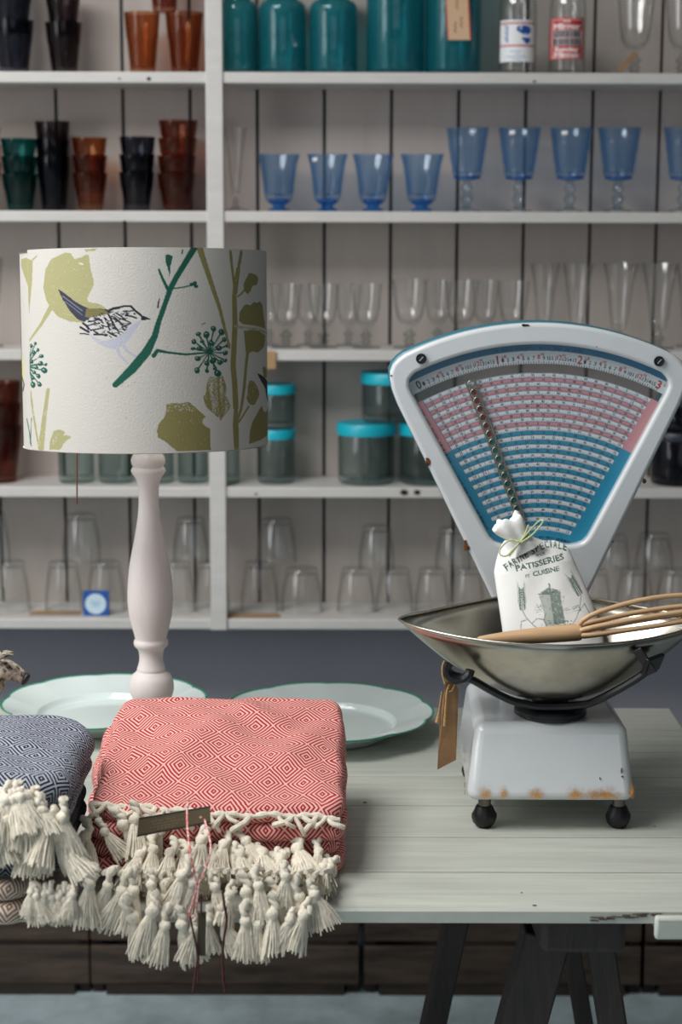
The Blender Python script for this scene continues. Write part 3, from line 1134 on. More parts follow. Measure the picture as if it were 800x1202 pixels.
# fourth shelf: storage jars
def lidded(px0, px1, ytop_body, ybot, lid_h, Y, label, base=None, lid=None, gl=None):
    lid = lid or m_lid
    gl = gl or g_jar2
    s = mmpp(Y, SZ[3])
    c = at((px0 + px1) / 2, ybot, Y)
    c.z = (SZ[3] + 0.0006) if base is None else base
    R = (px1 - px0) / 2 * s
    h = (ybot - ytop_body) * s
    t = thing('storage_jar', c, label, 'jar', 'glass storage jars on the fourth shelf')
    pr = [(0, 0), (R * 0.86, 0), (R * 0.93, 0.004), (R * 0.95, 0.012), (R * 0.95, h * 0.9), (R * 0.9, h)]
    inn = [(R * 0.87, h), (R * 0.91, h * 0.88), (R * 0.90, 0.016), (R * 0.82, 0.012), (0, 0.012)]
    MB().lathe(pr + inn, c, 36, lambda a_, i: 1 + 0.012 * math.cos(12 * a_) if 2 <= i <= 4 else 1).build('glass_body', gl, t)
    if lid_h:
        lh = lid_h * s
        MB().lathe([(R * 0.91, h - 0.003), (R, h - 0.003), (R * 1.01, h), (R * 1.01, h + lh - 0.003), (R * 0.97, h + lh), (R * 0.5, h + lh - 0.001), (0, h + lh - 0.001)], c, 36).build('lid', lid, t)
    return c.z + h + lid_h * s


YJ = 3.0667
zt_ = lidded(301, 347, 518, 563 + 9, 9, YJ, 'storage jar with turquoise lid on shelf beside the lampshade')
lidded(303, 347, 465, 508, 9, YJ, 'storage jar with turquoise lid stacked beside the lampshade', base=zt_ + 0.0005)
zt_ = lidded(395, 464, 515, 574, 12, YJ, 'wide storage jar with turquoise lid clear of the scale')
zt_ = lidded(467, 534, 515, 574, 12, YJ, 'wide storage jar with turquoise lid half behind the scale')
lidded(423, 491, 456, 503, 11, YJ + 0.005, 'wide storage jar with turquoise lid stacked across two jars', base=zt_ + 0.0008)
zt_ = lidded(761, 828, 520, 574, 8, YJ, 'dark lidded storage jar past the scale housing', lid=m_lidd, gl=g_navy)
lidded(770, 828, 478, 510, 8, YJ, 'dark lidded storage jar stacked past the scale housing', base=zt_ + 0.0005, lid=m_lidd, gl=g_navy)
for (a, b, lb) in ((68, 112, 'open grey glass jar by the lamp pull cord'), (115, 158, 'second open grey glass jar under the lampshade'), (163, 205, 'open grey glass jar behind the lamp neck'), (208, 245, 'open grey glass jar beside the upright under lampshade'), (251, 282, 'narrow open glass jar beside the upright and turquoise lids')):
    lidded(a, b, 500, 571, 0, YJ, lb)


# bottom shelf: upturned tumblers
def upturned(px0, px1, ytop, ybase, label, Y, base=None):
    s = mmpp(Y, SZ[4])
    c = at((px0 + px1) / 2, ybase, Y)
    c.z = (SZ[4] + 0.0006) if base is None else base
    R = (px1 - px0) / 2 * s
    h = (ybase - ytop) * s
    pr = [(R, 0), (R * 0.97, 0.3 * h), (R * 0.88, 0.62 * h), (R * 0.78, 0.9 * h), (R * 0.74, h - 0.002), (R * 0.70, h), (0, h)]
    inn = [(0, h - 0.012), (R * 0.66, h - 0.012), (R * 0.82, 0.6 * h), (R * 0.93, 0.3 * h), (R - 0.002, 0), (R, 0)]
    o = MB().lathe(pr + inn, c, 28, lambda a_, i: 1 + 0.012 * math.cos(9 * a_) if 1 < i < 4 else 1).build('upturned_tumbler', g_clear2, None, local=c)
    tag(o, label, 'glass', 'upturned clear tumblers on the bottom shelf')
    return c.z + h


YU = 3.0801
B_ = 719
for (lo, hi, tp, nm) in (((-10, 36), None, (-30, 13, 612), 'at the shelf end'), ((53, 98), (102, 148), (73, 119, 612), 'above the blue box'),
                         ((186, 229), (228, 270), (203, 245, 616), 'between lamp and upright'), ((282, 327), (329, 379), (301, 348, 617), 'beside the upright in the right-angled corner'),
                         ((395, 440), (440, 485), (420, 463, 624), 'between the upright and the pan'), ((486, 527), (528, 568), (510, 552, 626), 'above the pan rim'),
                         ((676, 716), (721, 766), (700, 738, 634), 'behind the flour bag and whisk'), ((768, 812), None, (744, 789, 632), 'above the whisk loops')):
    nm = nm.replace(' in the right-angled corner', '')
    z = upturned(lo[0], lo[1], 661 if lo[0] < 380 else 668, B_, 'upturned clear tumbler, first of lower pair ' + nm, YU)
    if hi:
        upturned(hi[0], hi[1], 661 if hi[0] < 320 else 668, B_, 'upturned clear tumbler, second of lower pair ' + nm, YU)
    upturned(tp[0], tp[1], tp[2], 668 if lo[0] < 380 else 674, 'upturned clear tumbler on top of a pair ' + nm, YU, base=z + 0.0006)

# flat things on the bottom shelf
m_box = mat('blue_card', (28, 92, 176), 0.5)
c = on(112.5, 723, SZ[4])
s = mmpp(c.y, SZ[4])
cv = Canvas(np.arange(-14.5, 15.01, 0.3), np.arange(-14, 14.01, 0.3), (26, 88, 172))
cv.disc(0, 0, 12.2, 12.2, (206, 228, 240))
for q in range(4):
    cv.line([(-6 + q, -2.5 + q * 1.8), (6 - q * 0.7, -2.5 + q * 1.8)], 0.7, (120, 180, 206))
X, Y_ = np.meshgrid(cv.xs, cv.ys)
yf = max(c.y, YS + 0.012)
P = np.stack([c.x + X * s, np.full(X.shape, yf) + 0.0, SZ[4] + 0.0008 + (14 - Y_) * s], -1)
t = thing('small_box', (c.x, yf, SZ[4]), 'small blue box with a pale round emblem on bottom shelf', 'box')
MB().box((c.x - 14.5 * s, yf + 0.0005, SZ[4] + 0.0006), (c.x + 14.5 * s, yf + 0.018, SZ[4] + 0.0008 + 28 * s)).build('carton', m_box, t, smooth=False)
gridmesh('printed_face', P, cv, m_print, t, smooth=False)
for (a, b, y, lb) in ((34, 94, 722, 'buff card tag lying flat before upturned tumblers'), (266, 328, 725, 'buff card tag lying flat at the upright foot')):
    p, q = on(a, y, SZ[4]), on(b, y, SZ[4])
    yy = max(p.y, YS + 0.006)
    mb = MB()
    n_ = 8
    v = []
    for i in range(n_ + 1):
        u = i / n_
        for (dy, dz) in ((0, 0), (0.030, 0), (0.030, 0.0012), (0, 0.0012)):
            v.append((p.x + (q.x - p.x) * u, yy + dy, SZ[4] + 0.0006 + dz + 0.004 * (u * (1 - u))))
    f = [(i * 4 + k, i * 4 + (k + 1) % 4, i * 4 + 4 + (k + 1) % 4, i * 4 + 4 + k) for i in range(n_) for k in range(4)] + [(0, 3, 2, 1), (n_ * 4, n_ * 4 + 1, n_ * 4 + 2, n_ * 4 + 3)]
    tag(mb.add(v, f).build('price_tag', m_kraft, None, local=(p.x, yy, SZ[4]), smooth=False), lb, 'tag')
# ------------------------------------------------------------------ table lamp
m_lampw = mat('chalk_paint', (238, 231, 228), 0.55, noise=0.06, nscale=22, bump=0.2, bscale=50, stretch=(1, 1, 0.25), color2=(226, 214, 210))
YL = 2.03
LX = at(177, 750, YL).x
lamp = thing('table_lamp', (LX, YL, ZT), 'white turned table lamp with a bird and leaf print drum shade', 'lamp')


def lz(py):
    return at(177, py, YL).z


def lr(px, py):
    return px * mmpp(YL, lz(py))


prof_px = [(532, 16), (535, 18.5), (540, 20.3), (544, 19.5), (547.5, 17.8), (549.5, 19.2), (552.5, 20.5), (555.5, 19), (560, 15.6), (566, 13.2), (575, 12), (584, 11.7), (594, 12), (605, 13), (618, 15), (632, 17.5), (645, 20.4), (658, 22.9), (668, 24.4), (680, 25.6),
           (692, 26.5), (704, 26.7), (714, 26), (722, 25), (730, 23.2), (738, 21.2), (744, 19.6), (748.5, 18.5), (750, 18.4), (751.5, 19.8), (754.5, 20.3), (757.5, 19.6), (759.5, 17.4), (761, 15.6), (765, 14.4), (770, 13.7), (775, 13.9), (780, 15.2), (783, 16.2), (785, 16.9), (787, 16.6), (788, 17.6), (792, 22.4), (797, 24.8),
           (803, 26), (809, 26), (815, 24.6), (820, 22), (825, 18), (829, 16), (836, 15), (846, 16), (854, 21), (860, 30), (866, 35), (870, 36.5)]
pr = [(0, lz(528) - ZT)] + [(lr(14, 528), lz(528) - ZT)] + [(lr(r, y), lz(y) - ZT) for y, r in prof_px]
pr += [(lr(37, 872), 0.012), (lr(37, 880), 0.0005), (0, 0.0005)]
MB().lathe(pr, (LX, YL, ZT), 48).build('turned_base', m_lampw, lamp, angle=50)
# drum shade: printed cloth
RS = 0.1735
zs1, zs0 = at(170, 291.5, YL - RS).z - 0.0085, at(170, 530.5, YL - RS).z - 0.0115
SXc = at(170, 410, YL).x
PX0, PXR = 170.3, 142.3
view = Vector((SXc, YL - CY, 0)).normalized()
vr = Vector((view.y, -view.x, 0))
ang = np.concatenate([np.radians(np.linspace(-90, 90, 620)), np.radians(np.linspace(90, 270, 90))[1:]])
fx = PX0 + PXR * np.sin(ang)
ROW = np.linspace(290, 531, 330)
base_c = (194, 190, 183)
cvs = Canvas(np.linspace(PX0 - PXR - 1, PX0 + PXR + 1, 620), ROW, base_c)
OL, OP, GR, SL = (134, 127, 82), (160, 156, 114), (32, 86, 72), (60, 62, 76)
c_ = cvs
# big pale leaf, its stem and the seam strip
c_.poly([(92, 296), (86, 295), (70, 302), (63, 314), (60, 336), (63, 350), (68, 360), (76, 370), (90, 376), (104, 377), (134, 372), (133, 366), (129, 360), (121, 355), (110, 353), (109, 349), (116, 334), (116, 326), (113, 314), (112, 299), (109, 298), (103, 301), (96, 303)], OP)
c_.disc(103, 308.5, 3, 1.2, base_c, rot=0.3)
for _ in range(50):
    c_.disc(random.uniform(64, 112), random.uniform(305, 372), 0.5, 0.5, base_c, 0.7)
c_.line([(69, 358), (56, 380), (41.6, 399)], [6, 3.4, 2], OP)
c_.poly([(107, 292), (121, 291), (118, 294), (109, 294.5)], OP)
c_.poly([(32, 297), (40.5, 296), (41, 332), (36, 318), (32, 306)], OP)
c_.poly([(41, 300), (48, 303), (47, 326), (42, 368)], OP)
c_.line([(42, 308), (47, 303), (54, 297)], 2.2, OP, scratch=0.35)
c_.poly([(28, 408), (32, 425), (33, 445), (28, 452)], (206, 200, 140))
c_.line([(29, 444), (32, 452), (30, 460)], 1.8, SL)
c_.line([(41.2, 296), (41.2, 528)], 0.7, (190, 184, 172), 0.6)
# berries by the seam
for (x, y, r) in ((45, 452, 4.0), (53, 451, 3.4), (59, 434, 4.2), (52, 441, 3.2), (55, 426, 3.2), (47, 437, 2.8), (44, 424, 3), (47, 413, 3), (56, 417, 3), (44, 405, 2.6), (52, 410, 2.4), (49, 402, 2.2), (45, 444, 2.6), (50, 431, 2.4), (61, 427, 2.2)):
    c_.disc(x, y, r * 0.95, r * 0.8, GR, rot=random.uniform(0, 3))
    c_.line([(41, 430 + (y - 430) * 0.3), (x, y)], 1.2, GR, scratch=0.25)
    c_.disc(x - 1, y - 0.8, r * 0.3, r * 0.22, base_c, 0.8)
c_.line([(41.5, 460), (45, 490), (50, 524)], 2.4, OP, scratch=0.3)
c_.line([(63, 457), (58, 490), (53, 528)], [4, 5, 7], OP, scratch=0.2)
c_.poly([(69, 506), (74, 504), (80, 505), (82, 510), (89, 512), (84, 516), (80, 520), (76, 528), (63, 529), (64, 518), (67, 510)], OP, scratch=0.22)
c_.line([(35, 494), (38, 510), (40, 527)], 1.4, (70, 110, 98))
c_.line([(42, 493), (40, 510), (39, 524)], 1.4, (70, 110, 98))
# bird
c_.poly([(77, 338), (79, 338.5), (86, 344), (96, 352.5), (103, 357), (112, 361), (124, 361), (132, 362), (136, 371), (120, 378), (104, 376), (98, 373), (90, 364), (82, 350)], SL)
c_.line([(82, 346), (92, 354), (103, 363)], 1.2, (120, 122, 132))
c_.line([(84, 352), (94, 360), (103, 368)], 0.9, (120, 122, 132))
c_.poly([(108, 361), (122, 361), (132, 364), (130, 371), (120, 374), (106, 370)], (116, 110, 72), scratch=0.15)
c_.poly([(111, 390), (124, 398), (140, 394), (154, 382), (167, 374), (164, 381), (158, 391), (149, 402), (138, 408), (126, 405), (116, 398)], (176, 177, 188), smooth=3)
c_.poly([(106, 376), (113, 371), (124, 369), (136, 366), (140, 362), (152, 357.5), (160, 358.5), (165, 364), (168, 370), (167, 374), (160, 378), (154, 383), (146, 391), (138, 396), (127, 396), (118, 394), (110, 389), (100.5, 390.5), (106, 386), (100, 382.5), (106, 380)], (194, 192, 188))
K = (44, 44, 54)
rb = random.Random(4)
for (p0, p1, w_) in (((133, 363), (143, 360), 3), ((143, 359.5), (156, 358.2), 2.2), ((156, 358.2), (167, 369), 2.4), ((148, 364), (160, 363), 1.4), ((150, 369), (162, 372), 1.8), ((140, 366), (150, 374), 1.6), ((138, 371), (147, 380), 2),
                     ((136, 376), (143, 388), 2), ((132, 368), (137, 380), 2), ((128, 372), (133, 386), 2), ((131, 388), (140, 393), 2), ((110, 376), (121, 373), 1.8), ((108, 381), (122, 378), 1.6), ((112, 386), (126, 383), 1.6), ((116, 391), (130, 392), 2),
                     ((104, 378), (110, 384), 2.4), ((101, 382.5), (110, 388), 2.4), ((100.5, 390), (110, 391), 1.4), ((121, 372), (126, 378), 1.4), ((124, 380), (131, 382), 1.3), ((146, 383), (156, 378), 1.6), ((143, 372), (155, 377), 1.3)):
    c_.line([p0, ((p0[0] + p1[0]) / 2 + rb.uniform(-1, 1), (p0[1] + p1[1]) / 2 + rb.uniform(-1, 1)), p1], w_, K, scratch=0.12)
for _ in range(130):
    x, y = rb.uniform(108, 152), rb.uniform(364, 393)
    if y < 394 - abs(x - 130) * 0.35 and y > 364 + max(0, 128 - x) * 0.5:
        c_.line([(x, y), (x + rb.uniform(1, 3.5), y + rb.uniform(-1.5, 2.5))], rb.uniform(0.6, 1.2), K, scratch=0.1)
c_.poly([(166, 368), (178, 373.4), (167, 375)], K)
c_.disc(160, 367, 1.1, 1.0, K)
c_.line([(140, 404), (143, 415), (152, 425)], [5, 3, 2.4], (176, 177, 188))
c_.line([(146, 402), (152, 411), (163, 419)], [5, 3, 2.4], (176, 177, 188))
# green branch and berry twig
c_.line([(226, 290), (216, 307), (206, 324), (199, 338), (193, 356), (186, 376), (181, 394), (172, 412), (156, 432), (138, 450)], [7, 6.4, 6, 6, 5.4, 5.6, 7, 10, 10, 6.5], GR, scratch=0.04)
c_.line([(187, 316), (191, 327), (196, 338)], [2.4, 2.8, 4], GR)
c_.poly([(194, 299), (197, 298), (202, 300), (201, 306), (199, 314), (198.6, 325), (197, 316), (194, 306)], GR, scratch=0.06)
c_.line([(201, 338), (214, 336), (226, 333)], 1.5, GR, scratch=0.15)
for (x, y) in ((222, 333), (226, 331), (227, 335)):
    c_.disc(x, y, 2.4, 2.1, GR)
c_.line([(213, 293), (212, 297)], 1.6, GR)
c_.line([(187, 350), (185.5, 356), (185, 360)], 1.5, K)
c_.line([(233, 380), (237, 378)], 0.9, K, 0.7)
c_.line([(180, 416), (184, 410), (196, 412.5), (215, 415), (240, 413)], [5, 4, 2.6, 2.4, 2], GR, scratch=0.03)
bc = (241, 412)
for (x, y, r) in ((246, 385, 3.6), (238, 392, 4.2), (229, 391, 3), (255, 389, 4), (224, 400, 3.2), (262, 405, 3), (243, 402, 3.8), (230, 408, 3.4), (252, 408, 3.6), (259, 414, 3.2), (228, 420, 3.6), (245, 423, 4), (253, 425, 3.4), (259, 423, 2.4), (238, 426, 3.4), (227, 434, 3.8), (238, 435, 2.6), (250, 438, 4.6), (223, 408, 2.6), (258, 398, 3), (233, 400, 2.4), (247, 432, 2.6)):
    c_.line([bc, ((bc[0] + x) / 2, (bc[1] + y) / 2 + 0.6), (x, y)], [1.2, 1.2, 2.2], GR, scratch=0.1)
    c_.disc(x, y, r, r * 0.84, GR, rot=rb.uniform(0, 3))
    c_.disc(x - 0.8, y - 1.2, r * 0.42, r * 0.14, base_c, 0.8, rot=rb.uniform(0, 3))
# olive stems and leaves
c_.line([(232, 292), (239, 315), (246, 338), (253, 360), (258, 382), (264, 408)], [7, 5.6, 5, 4, 3.4, 2.4], OL, scratch=0.10)
c_.line([(275, 314), (273, 327), (271, 341)], [5, 5.6, 6.4], OL, scratch=0.08)
c_.line([(266, 293), (268, 312), (270, 334)], 3, OL, scratch=0.14)
c_.line([(279, 293), (277, 305), (275, 316)], 3.4, OL, scratch=0.22)
c_.line([(270, 345), (270.5, 380), (268, 430), (269.5, 450), (270.5, 480)], [5.2, 6, 6, 6, 6.4], OL, scratch=0.07)
c_.line([(270.5, 484), (270, 500), (271, 528)], [5, 6.4, 6.4], OL, scratch=0.12)
c_.line([(287, 405), (284, 424), (281, 455), (277, 482), (272, 497)], [3, 3.4, 3.6, 3, 3], OL, scratch=0.12)
c_.line([(286, 480), (280, 489), (274, 498)], 2.2, OL, scratch=0.1)
c_.line([(282, 339), (278, 344), (274, 347)], 2, OL)
c_.poly([(285, 324), (287, 319), (290, 318), (296, 320), (300, 324), (299, 328), (298, 332), (292, 334), (290, 340), (286, 344), (282, 340), (281, 332)], OL, scratch=0.05)
c_.poly([(281, 358), (284, 356), (290, 357), (293, 353), (298, 354), (301, 352), (305, 356), (306, 364), (307, 372), (309, 386), (300, 383), (290, 381), (280, 380), (275.5, 376), (276, 366)], OL)
c_.poly([(281, 388), (290, 387), (299, 388), (309, 394), (308, 402), (307, 408), (302, 412), (298, 415), (292, 413), (287, 415), (284, 420), (283, 412), (282, 400)], OL)
c_.line([(270, 382), (282, 384.5), (297, 386), (311, 391)], 3.0, OP, scratch=0.35)
c_.poly([(193, 473), (200, 472), (208, 472.5), (218, 471), (225, 478), (231, 484), (236, 489), (233, 492), (232, 496), (235, 500), (241, 504), (240.5, 515), (241.6, 529), (204, 529), (198, 524), (192, 518), (183, 512), (182.4, 504), (183.5, 498), (186, 494), (190, 489), (192, 484)], OL)
for _ in range(60):
    c_.disc(rb.uniform(192, 226), rb.uniform(473, 482), rb.uniform(0.4, 1.0), 0.5, base_c, 0.8)
for _ in range(26):
    c_.disc(rb.uniform(186, 240), rb.uniform(486, 527), 0.5, 0.4, base_c, 0.6)
c_.poly([(241, 441), (248, 443), (256, 441), (258, 448), (260, 456), (259.5, 464), (262, 472), (265, 478), (260, 486), (256, 490), (253, 495), (250, 491), (246, 487), (238, 479), (235, 474), (234, 465), (237, 460), (238, 450)], OL, scratch=0.34, vert=True)
c_.poly([(287, 449), (290, 448), (294, 451), (298, 458), (300, 466), (297, 473), (293, 479), (287, 477), (283, 470), (285, 464), (285, 456)], OL, scratch=0.16)
c_.poly([(303, 480), (305, 487), (308, 490), (310, 488), (312.6, 484), (312.6, 519), (300, 523), (286, 525.5), (287, 512), (290, 500), (296, 490)], OL)
c_.poly([(304, 434), (307, 432), (311, 438), (311, 447), (306, 446)], OL)
c_.poly([(297, 440), (302, 442), (307, 446), (312, 452), (312.4, 478), (310, 472), (308, 460), (302, 450)], (48, 48, 58))
for (x, y) in ((128, 443), (144, 452), (151, 452), (158, 448), (146, 449), (148, 490), (204, 386)):
    c_.line([(x, y), (x + 1.5, y - 2)], 0.8, (150, 148, 150), 0.7)
# wrap the print round the drum
ci = np.clip(np.searchsorted(cvs.xs, fx), 0, len(cvs.xs) - 1)


class _C:
    pass


wrapped = _C()
wrapped.c = cvs.c[:, ci]
front = ang <= math.radians(90)
seam = np.where((fx < 41.2) & front, -0.0011, 0.0)
rad = RS + seam
dirs = np.array([[(-view.x * math.cos(a) + vr.x * math.sin(a)), (-view.y * math.cos(a) + vr.y * math.sin(a))] for a in ang])
Z = zs1 + (ROW - 290) / (531 - 290) * (zs0 - zs1)
P = np.zeros((len(ROW), len(ang), 3))
P[..., 0] = SXc + dirs[None, :, 0] * rad
P[..., 1] = YL + dirs[None, :, 1] * rad
P[..., 2] = Z[:, None] - np.where((fx < 41.2) & front, 0.0035, 0)[None, :] * (1 - (ROW - 290) / 241)[:, None]
m_cloth = mat('printed_shade_cloth', (255, 255, 255), 0.85, attr=True, bump=0.25, bscale=420, spec=0.2)
shade = gridmesh('shade', P, wrapped, m_cloth, lamp)
# the shade sits tipped back a little on its carrier
pvt = Vector((SXc, YL, (zs0 + zs1) / 2))
TIP = Matrix.Translation(pvt) @ Matrix.Rotation(math.radians(-3.3), 4, vr) @ Matrix.Translation(-pvt)
shade.data.transform(TIP)
lin_ = MB()
m_lining = mat('shade_lining', (238, 234, 226), 0.6)
n_ = 96
ring = [(RS - 0.0022) for _ in range(n_)]
v, f = [], []
for k in range(n_):
    a = 2 * math.pi * k / n_
    for (r, z) in ((RS + 0.0003, zs0 - 0.0006), (RS - 0.0026, zs0 - 0.0006), (RS - 0.0026, zs1 - 0.0034), (RS - 0.0002, zs1 - 0.0034)):
        v.append((SXc + r * math.cos(a), YL + r * math.sin(a), z))
for k in range(n_):
    b = (k + 1) % n_
    for q in range(3):
        f.append((k * 4 + q, b * 4 + q, b * 4 + q + 1, k * 4 + q + 1))
lin_.add(v, f)
lin_.build('shade_lining', m_lining, shade).data.transform(TIP)
m_brass = mat('copper_chain', (150, 104, 72), 0.35, metal=0.8)
m_wire = mat('white_wire', (220, 220, 216), 0.4)
sp = MB()
for k in range(3):
    a = 2 * math.pi * k / 3 + 0.4
    sp.tube([(LX, YL, zs0 + 0.035), (SXc + (RS - 0.004) * math.cos(a), YL + (RS - 0.004) * math.sin(a), zs0 + 0.004)], 0.0014, 6)
sp.build('shade_carrier', m_wire, shade).data.transform(TIP)
holder = MB().lathe([(0, lz(528) - ZT - 0.002), (0.017, lz(528) - ZT - 0.002), (0.017, zs0 + 0.06 - ZT), (0.013, zs0 + 0.075 - ZT), (0, zs0 + 0.075 - ZT)], (LX, YL, ZT), 24)
holder = holder.build('bulb_holder', m_wire, lamp)
MB().lathe([(0.013, zs0 + 0.0755 - ZT), (0.015, zs0 + 0.09 - ZT), (0.029, zs0 + 0.125 - ZT), (0.030, zs0 + 0.14 - ZT), (0.022, zs0 + 0.162 - ZT), (0, zs0 + 0.17 - ZT)], (LX, YL, ZT), 24).build('bulb', mat('frosted_bulb', (236, 234, 228), 0.3), holder)
pc0, pc1 = at(90.3, 592, YL - 0.06), at(90.3, 505, YL - 0.06)
cd = MB()
cd.tube([pc1 + Vector((0.08, 0.05, 0.03)), pc1 + Vector((0.02, 0.015, 0.012)), pc1, pc0], 0.0011, 8)
cd.build('pull_cord', m_brass, lamp)

# ------------------------------------------------------------------ two plates
m_china = mat('white_china', (224, 236, 233), 0.12, coat=0.3)
m_green = mat('green_rim_glaze', (26, 140, 112), 0.2)


def plate(cx, cy, R, label, rot):
    t = thing('plate', (cx, cy, ZT), label, 'plate', 'green rimmed plates on the table')
    N = 168

    def scal(a):
        u = (a + rot) * 5 / math.pi
        s = u - math.floor(u)
        return 1 - 0.048 * (1 - math.sin(math.pi * s) ** 0.5)
    w_ = 0.0
    pr = [(0, 0.009), (0.50, 0.009), (0.60, 0.0092), (0.625, 0.0115), (0.640, 0.0175), (0.652, 0.0195), (0.66, 0.0197), (0.80, 0.027), (0.93, 0.0335), (0.978, 0.0362), (1.0, 0.0375), (1.0, 0.0350), (0.98, 0.0335), (0.80, 0.0215), (0.64, 0.0105), (0.60, 0.0045), (0.56, 0.0), (0.52, 0.0), (0.50, 0.004), (0, 0.004)]
    mb = MB()
    v, f, mi = [], [], []
    for i, (r, z) in enumerate(pr):
        for k in range(N):
            a = 2 * math.pi * k / N
            e = max(0.0, (r - 0.66) / 0.34)
            m = 1 + (scal(a) - 1) * e
            v.append((cx + R * r * m * math.cos(a), cy + R * r * m * math.sin(a), ZT + 0.0006 + z))
    for i in range(len(pr) - 1):
        for k in range(N):
            b = (k + 1) % N
            f.append((i * N + k, (i + 1) * N + k, (i + 1) * N + b, i * N + b))
            mi.append(1 if i in (9, 10, 11) else 0)
    mb.add(v, [tuple(reversed(q)) for q in f])
    mb.m = mi
    mb.build('glazed_plate', [m_china, m_green], t, angle=60)


plate(-0.374, 2.232, 0.163, 'white scalloped plate with green rim behind the lamp', 0.1)
plate(-0.022, 2.176, 0.168, 'white scalloped plate with green rim behind the red throw', 0.32)

# ------------------------------------------------------------------ carved dog
m_dog = mat('weathered_carving', (196, 184, 164), 0.85, noise=0.6, nscale=140, color2=(66, 58, 52), bump=0.8, bscale=220, thresh=(0.40, 0.56))
m_nose = mat('dark_nose', (40, 34, 34), 0.5)
YD = 1.86
dog = thing('dog_carving', (at(-75, 790, YD).x, YD, ZT), 'weathered mottled dog carving with dark nose behind the navy throw', 'carving')


def dp(px, py, dy=0.0):
    return at(px, py, YD + dy)


J = {}
names = [('pelvis', dp(-150, 838), 0.030), ('belly', dp(-110, 842), 0.028), ('chest', dp(-45, 836), 0.036), ('neck1', dp(-20, 815), 0.024), ('neck2', dp(-8, 797), 0.0205), ('skull', dp(3, 785), 0.0185), ('brow', dp(11, 786.5), 0.0155), ('muz1', dp(19, 791), 0.0118), ('muz2', dp(25.5, 794.5), 0.0098), ('tip', dp(29.5, 796), 0.0078)]
verts, rad, edges = [], [], []
for n_, p, r in names:
    J[n_] = len(verts)
    verts.append(p)
    rad.append(r)
for i in range(len(names) - 1):
    edges.append((i, i + 1))


def chain(start, pts):
    prev = J[start]
    for p, r in pts:
        verts.append(p)
        rad.append(r)
        edges.append((prev, len(verts) - 1))
        prev = len(verts) - 1


for s in (-1, 1):
    hz = lambda px, z, dy: Vector((at(px, 838, YD).x, YD + dy, ZT + z))
    chain('chest', [(hz(-44, 0.075, s * 0.026), 0.018), (hz(-40, 0.042, s * 0.028), 0.011), (hz(-43, 0.014, s * 0.028), 0.009), (hz(-35, 0.009, s * 0.028), 0.0085)])
    chain('pelvis', [(hz(-146, 0.075, s * 0.026), 0.022), (hz(-128, 0.052, s * 0.028), 0.015), (hz(-158, 0.030, s * 0.028), 0.009), (hz(-152, 0.011, s * 0.028), 0.009), (hz(-144, 0.009, s * 0.028), 0.0085)])
chain('pelvis', [(dp(-172, 836), 0.010), (dp(-190, 850), 0.007), (dp(-200, 870), 0.005)])
me = bpy.data.meshes.new('body')
me.from_pydata([tuple(p) for p in verts], edges, [])
me.skin_vertices or me.skin_vertices.new() if hasattr(me.skin_vertices, 'new') else None
body = link('body', me, dog)
sk = body.modifiers.new('skin', 'SKIN')
for i, r in enumerate(rad):
    me.skin_vertices[0].data[i].radius = (r, r)
me.skin_vertices[0].data[0].use_root = True
body.modifiers.new('sub', 'SUBSURF').render_levels = 2
body.modifiers['sub'].levels = 2
me.materials.append(m_dog)
for pl in me.polygons:
    pl.use_smooth = True
sk.use_smooth_shade = True
nb = MB()
nc = dp(30.2, 796.5)
for i in range(1):
    prn = [(0, -0.010), (0.005, -0.0085), (0.0085, -0.004), (0.0095, 0.001), (0.007, 0.006), (0, 0.0085)]
    nb.lathe(prn, (0, 0, 0), 18)
rotm = Matrix.Rotation(math.radians(28), 3, 'Y')
nb.v = [tuple(Vector((q.x * 0.55, q.y * 0.9, q.z)) @ Matrix.Identity(3) if False else (rotm @ Vector((q.x * 0.55, q.y * 0.9, q.z * 1.05))) + nc) for q in map(Vector, nb.v)]
nb.build('nose', m_nose, dog, angle=180)
for s in (-1, 1):
    e0 = dp(0, 772, s * 0.010)
    eb = MB()
    eb.tube([e0 + Vector((-0.006, 0, -0.006)), e0 + Vector((0.0, s * 0.004, 0.002)), dp(7, 766.5, s * 0.016), dp(15.5, 766, s * 0.019)], [0.006, 0.0068, 0.005, 0.0018], 8)
    eb.v = [(x, y, dp(5, 768).z + (z - dp(5, 768).z) * 0.6) for x, y, z in eb.v]
    eb.build('ear', m_dog, dog, angle=180)
    ec = dp(10, 782.6, s * 0.0128)
    ey = MB()
    ey.lathe([(0, -0.0028), (0.002, -0.002), (0.0032, 0), (0.002, 0.002), (0, 0.0028)], ec, 10)
    ey.build('eye', m_nose, dog, angle=180)
# ------------------------------------------------------------------ shop scale
m_enamel = mat('white_enamel', (214, 218, 219), 0.22, noise=0.03, nscale=10, coat=0.3)
m_tealen = mat('teal_enamel', (44, 112, 130), 0.3)
m_rust = mat('rust', (150, 92, 40), 0.9, noise=0.6, nscale=300)
m_rustdk = mat('dark_rust_chip', (58, 34, 24), 0.9)
m_black = mat('black_enamel', (26, 28, 32), 0.3, noise=0.2, nscale=30)
m_rubber = mat('black_rubber_foot', (12, 13, 15), 0.45)
m_steel = mat('worn_steel', (206, 200, 186), 0.27, metal=1.0, noise=0.22, nscale=9, bump=0.08, bscale=30)
m_chart = mat('printed_chart', (255, 255, 255), 0.35, attr=True)
g_pane = glass('dial_pane', (250, 252, 252), (200, 210, 210), refl=0.4, rough=0.02, walls=2)

YF_ = 1.925                  # front plane of the dial housing
scale = thing('shop_scale', (at(646, 940, 1.72).x, 1.85, ZT), 'white enamel shop scale with a fan shaped price dial', 'scale')


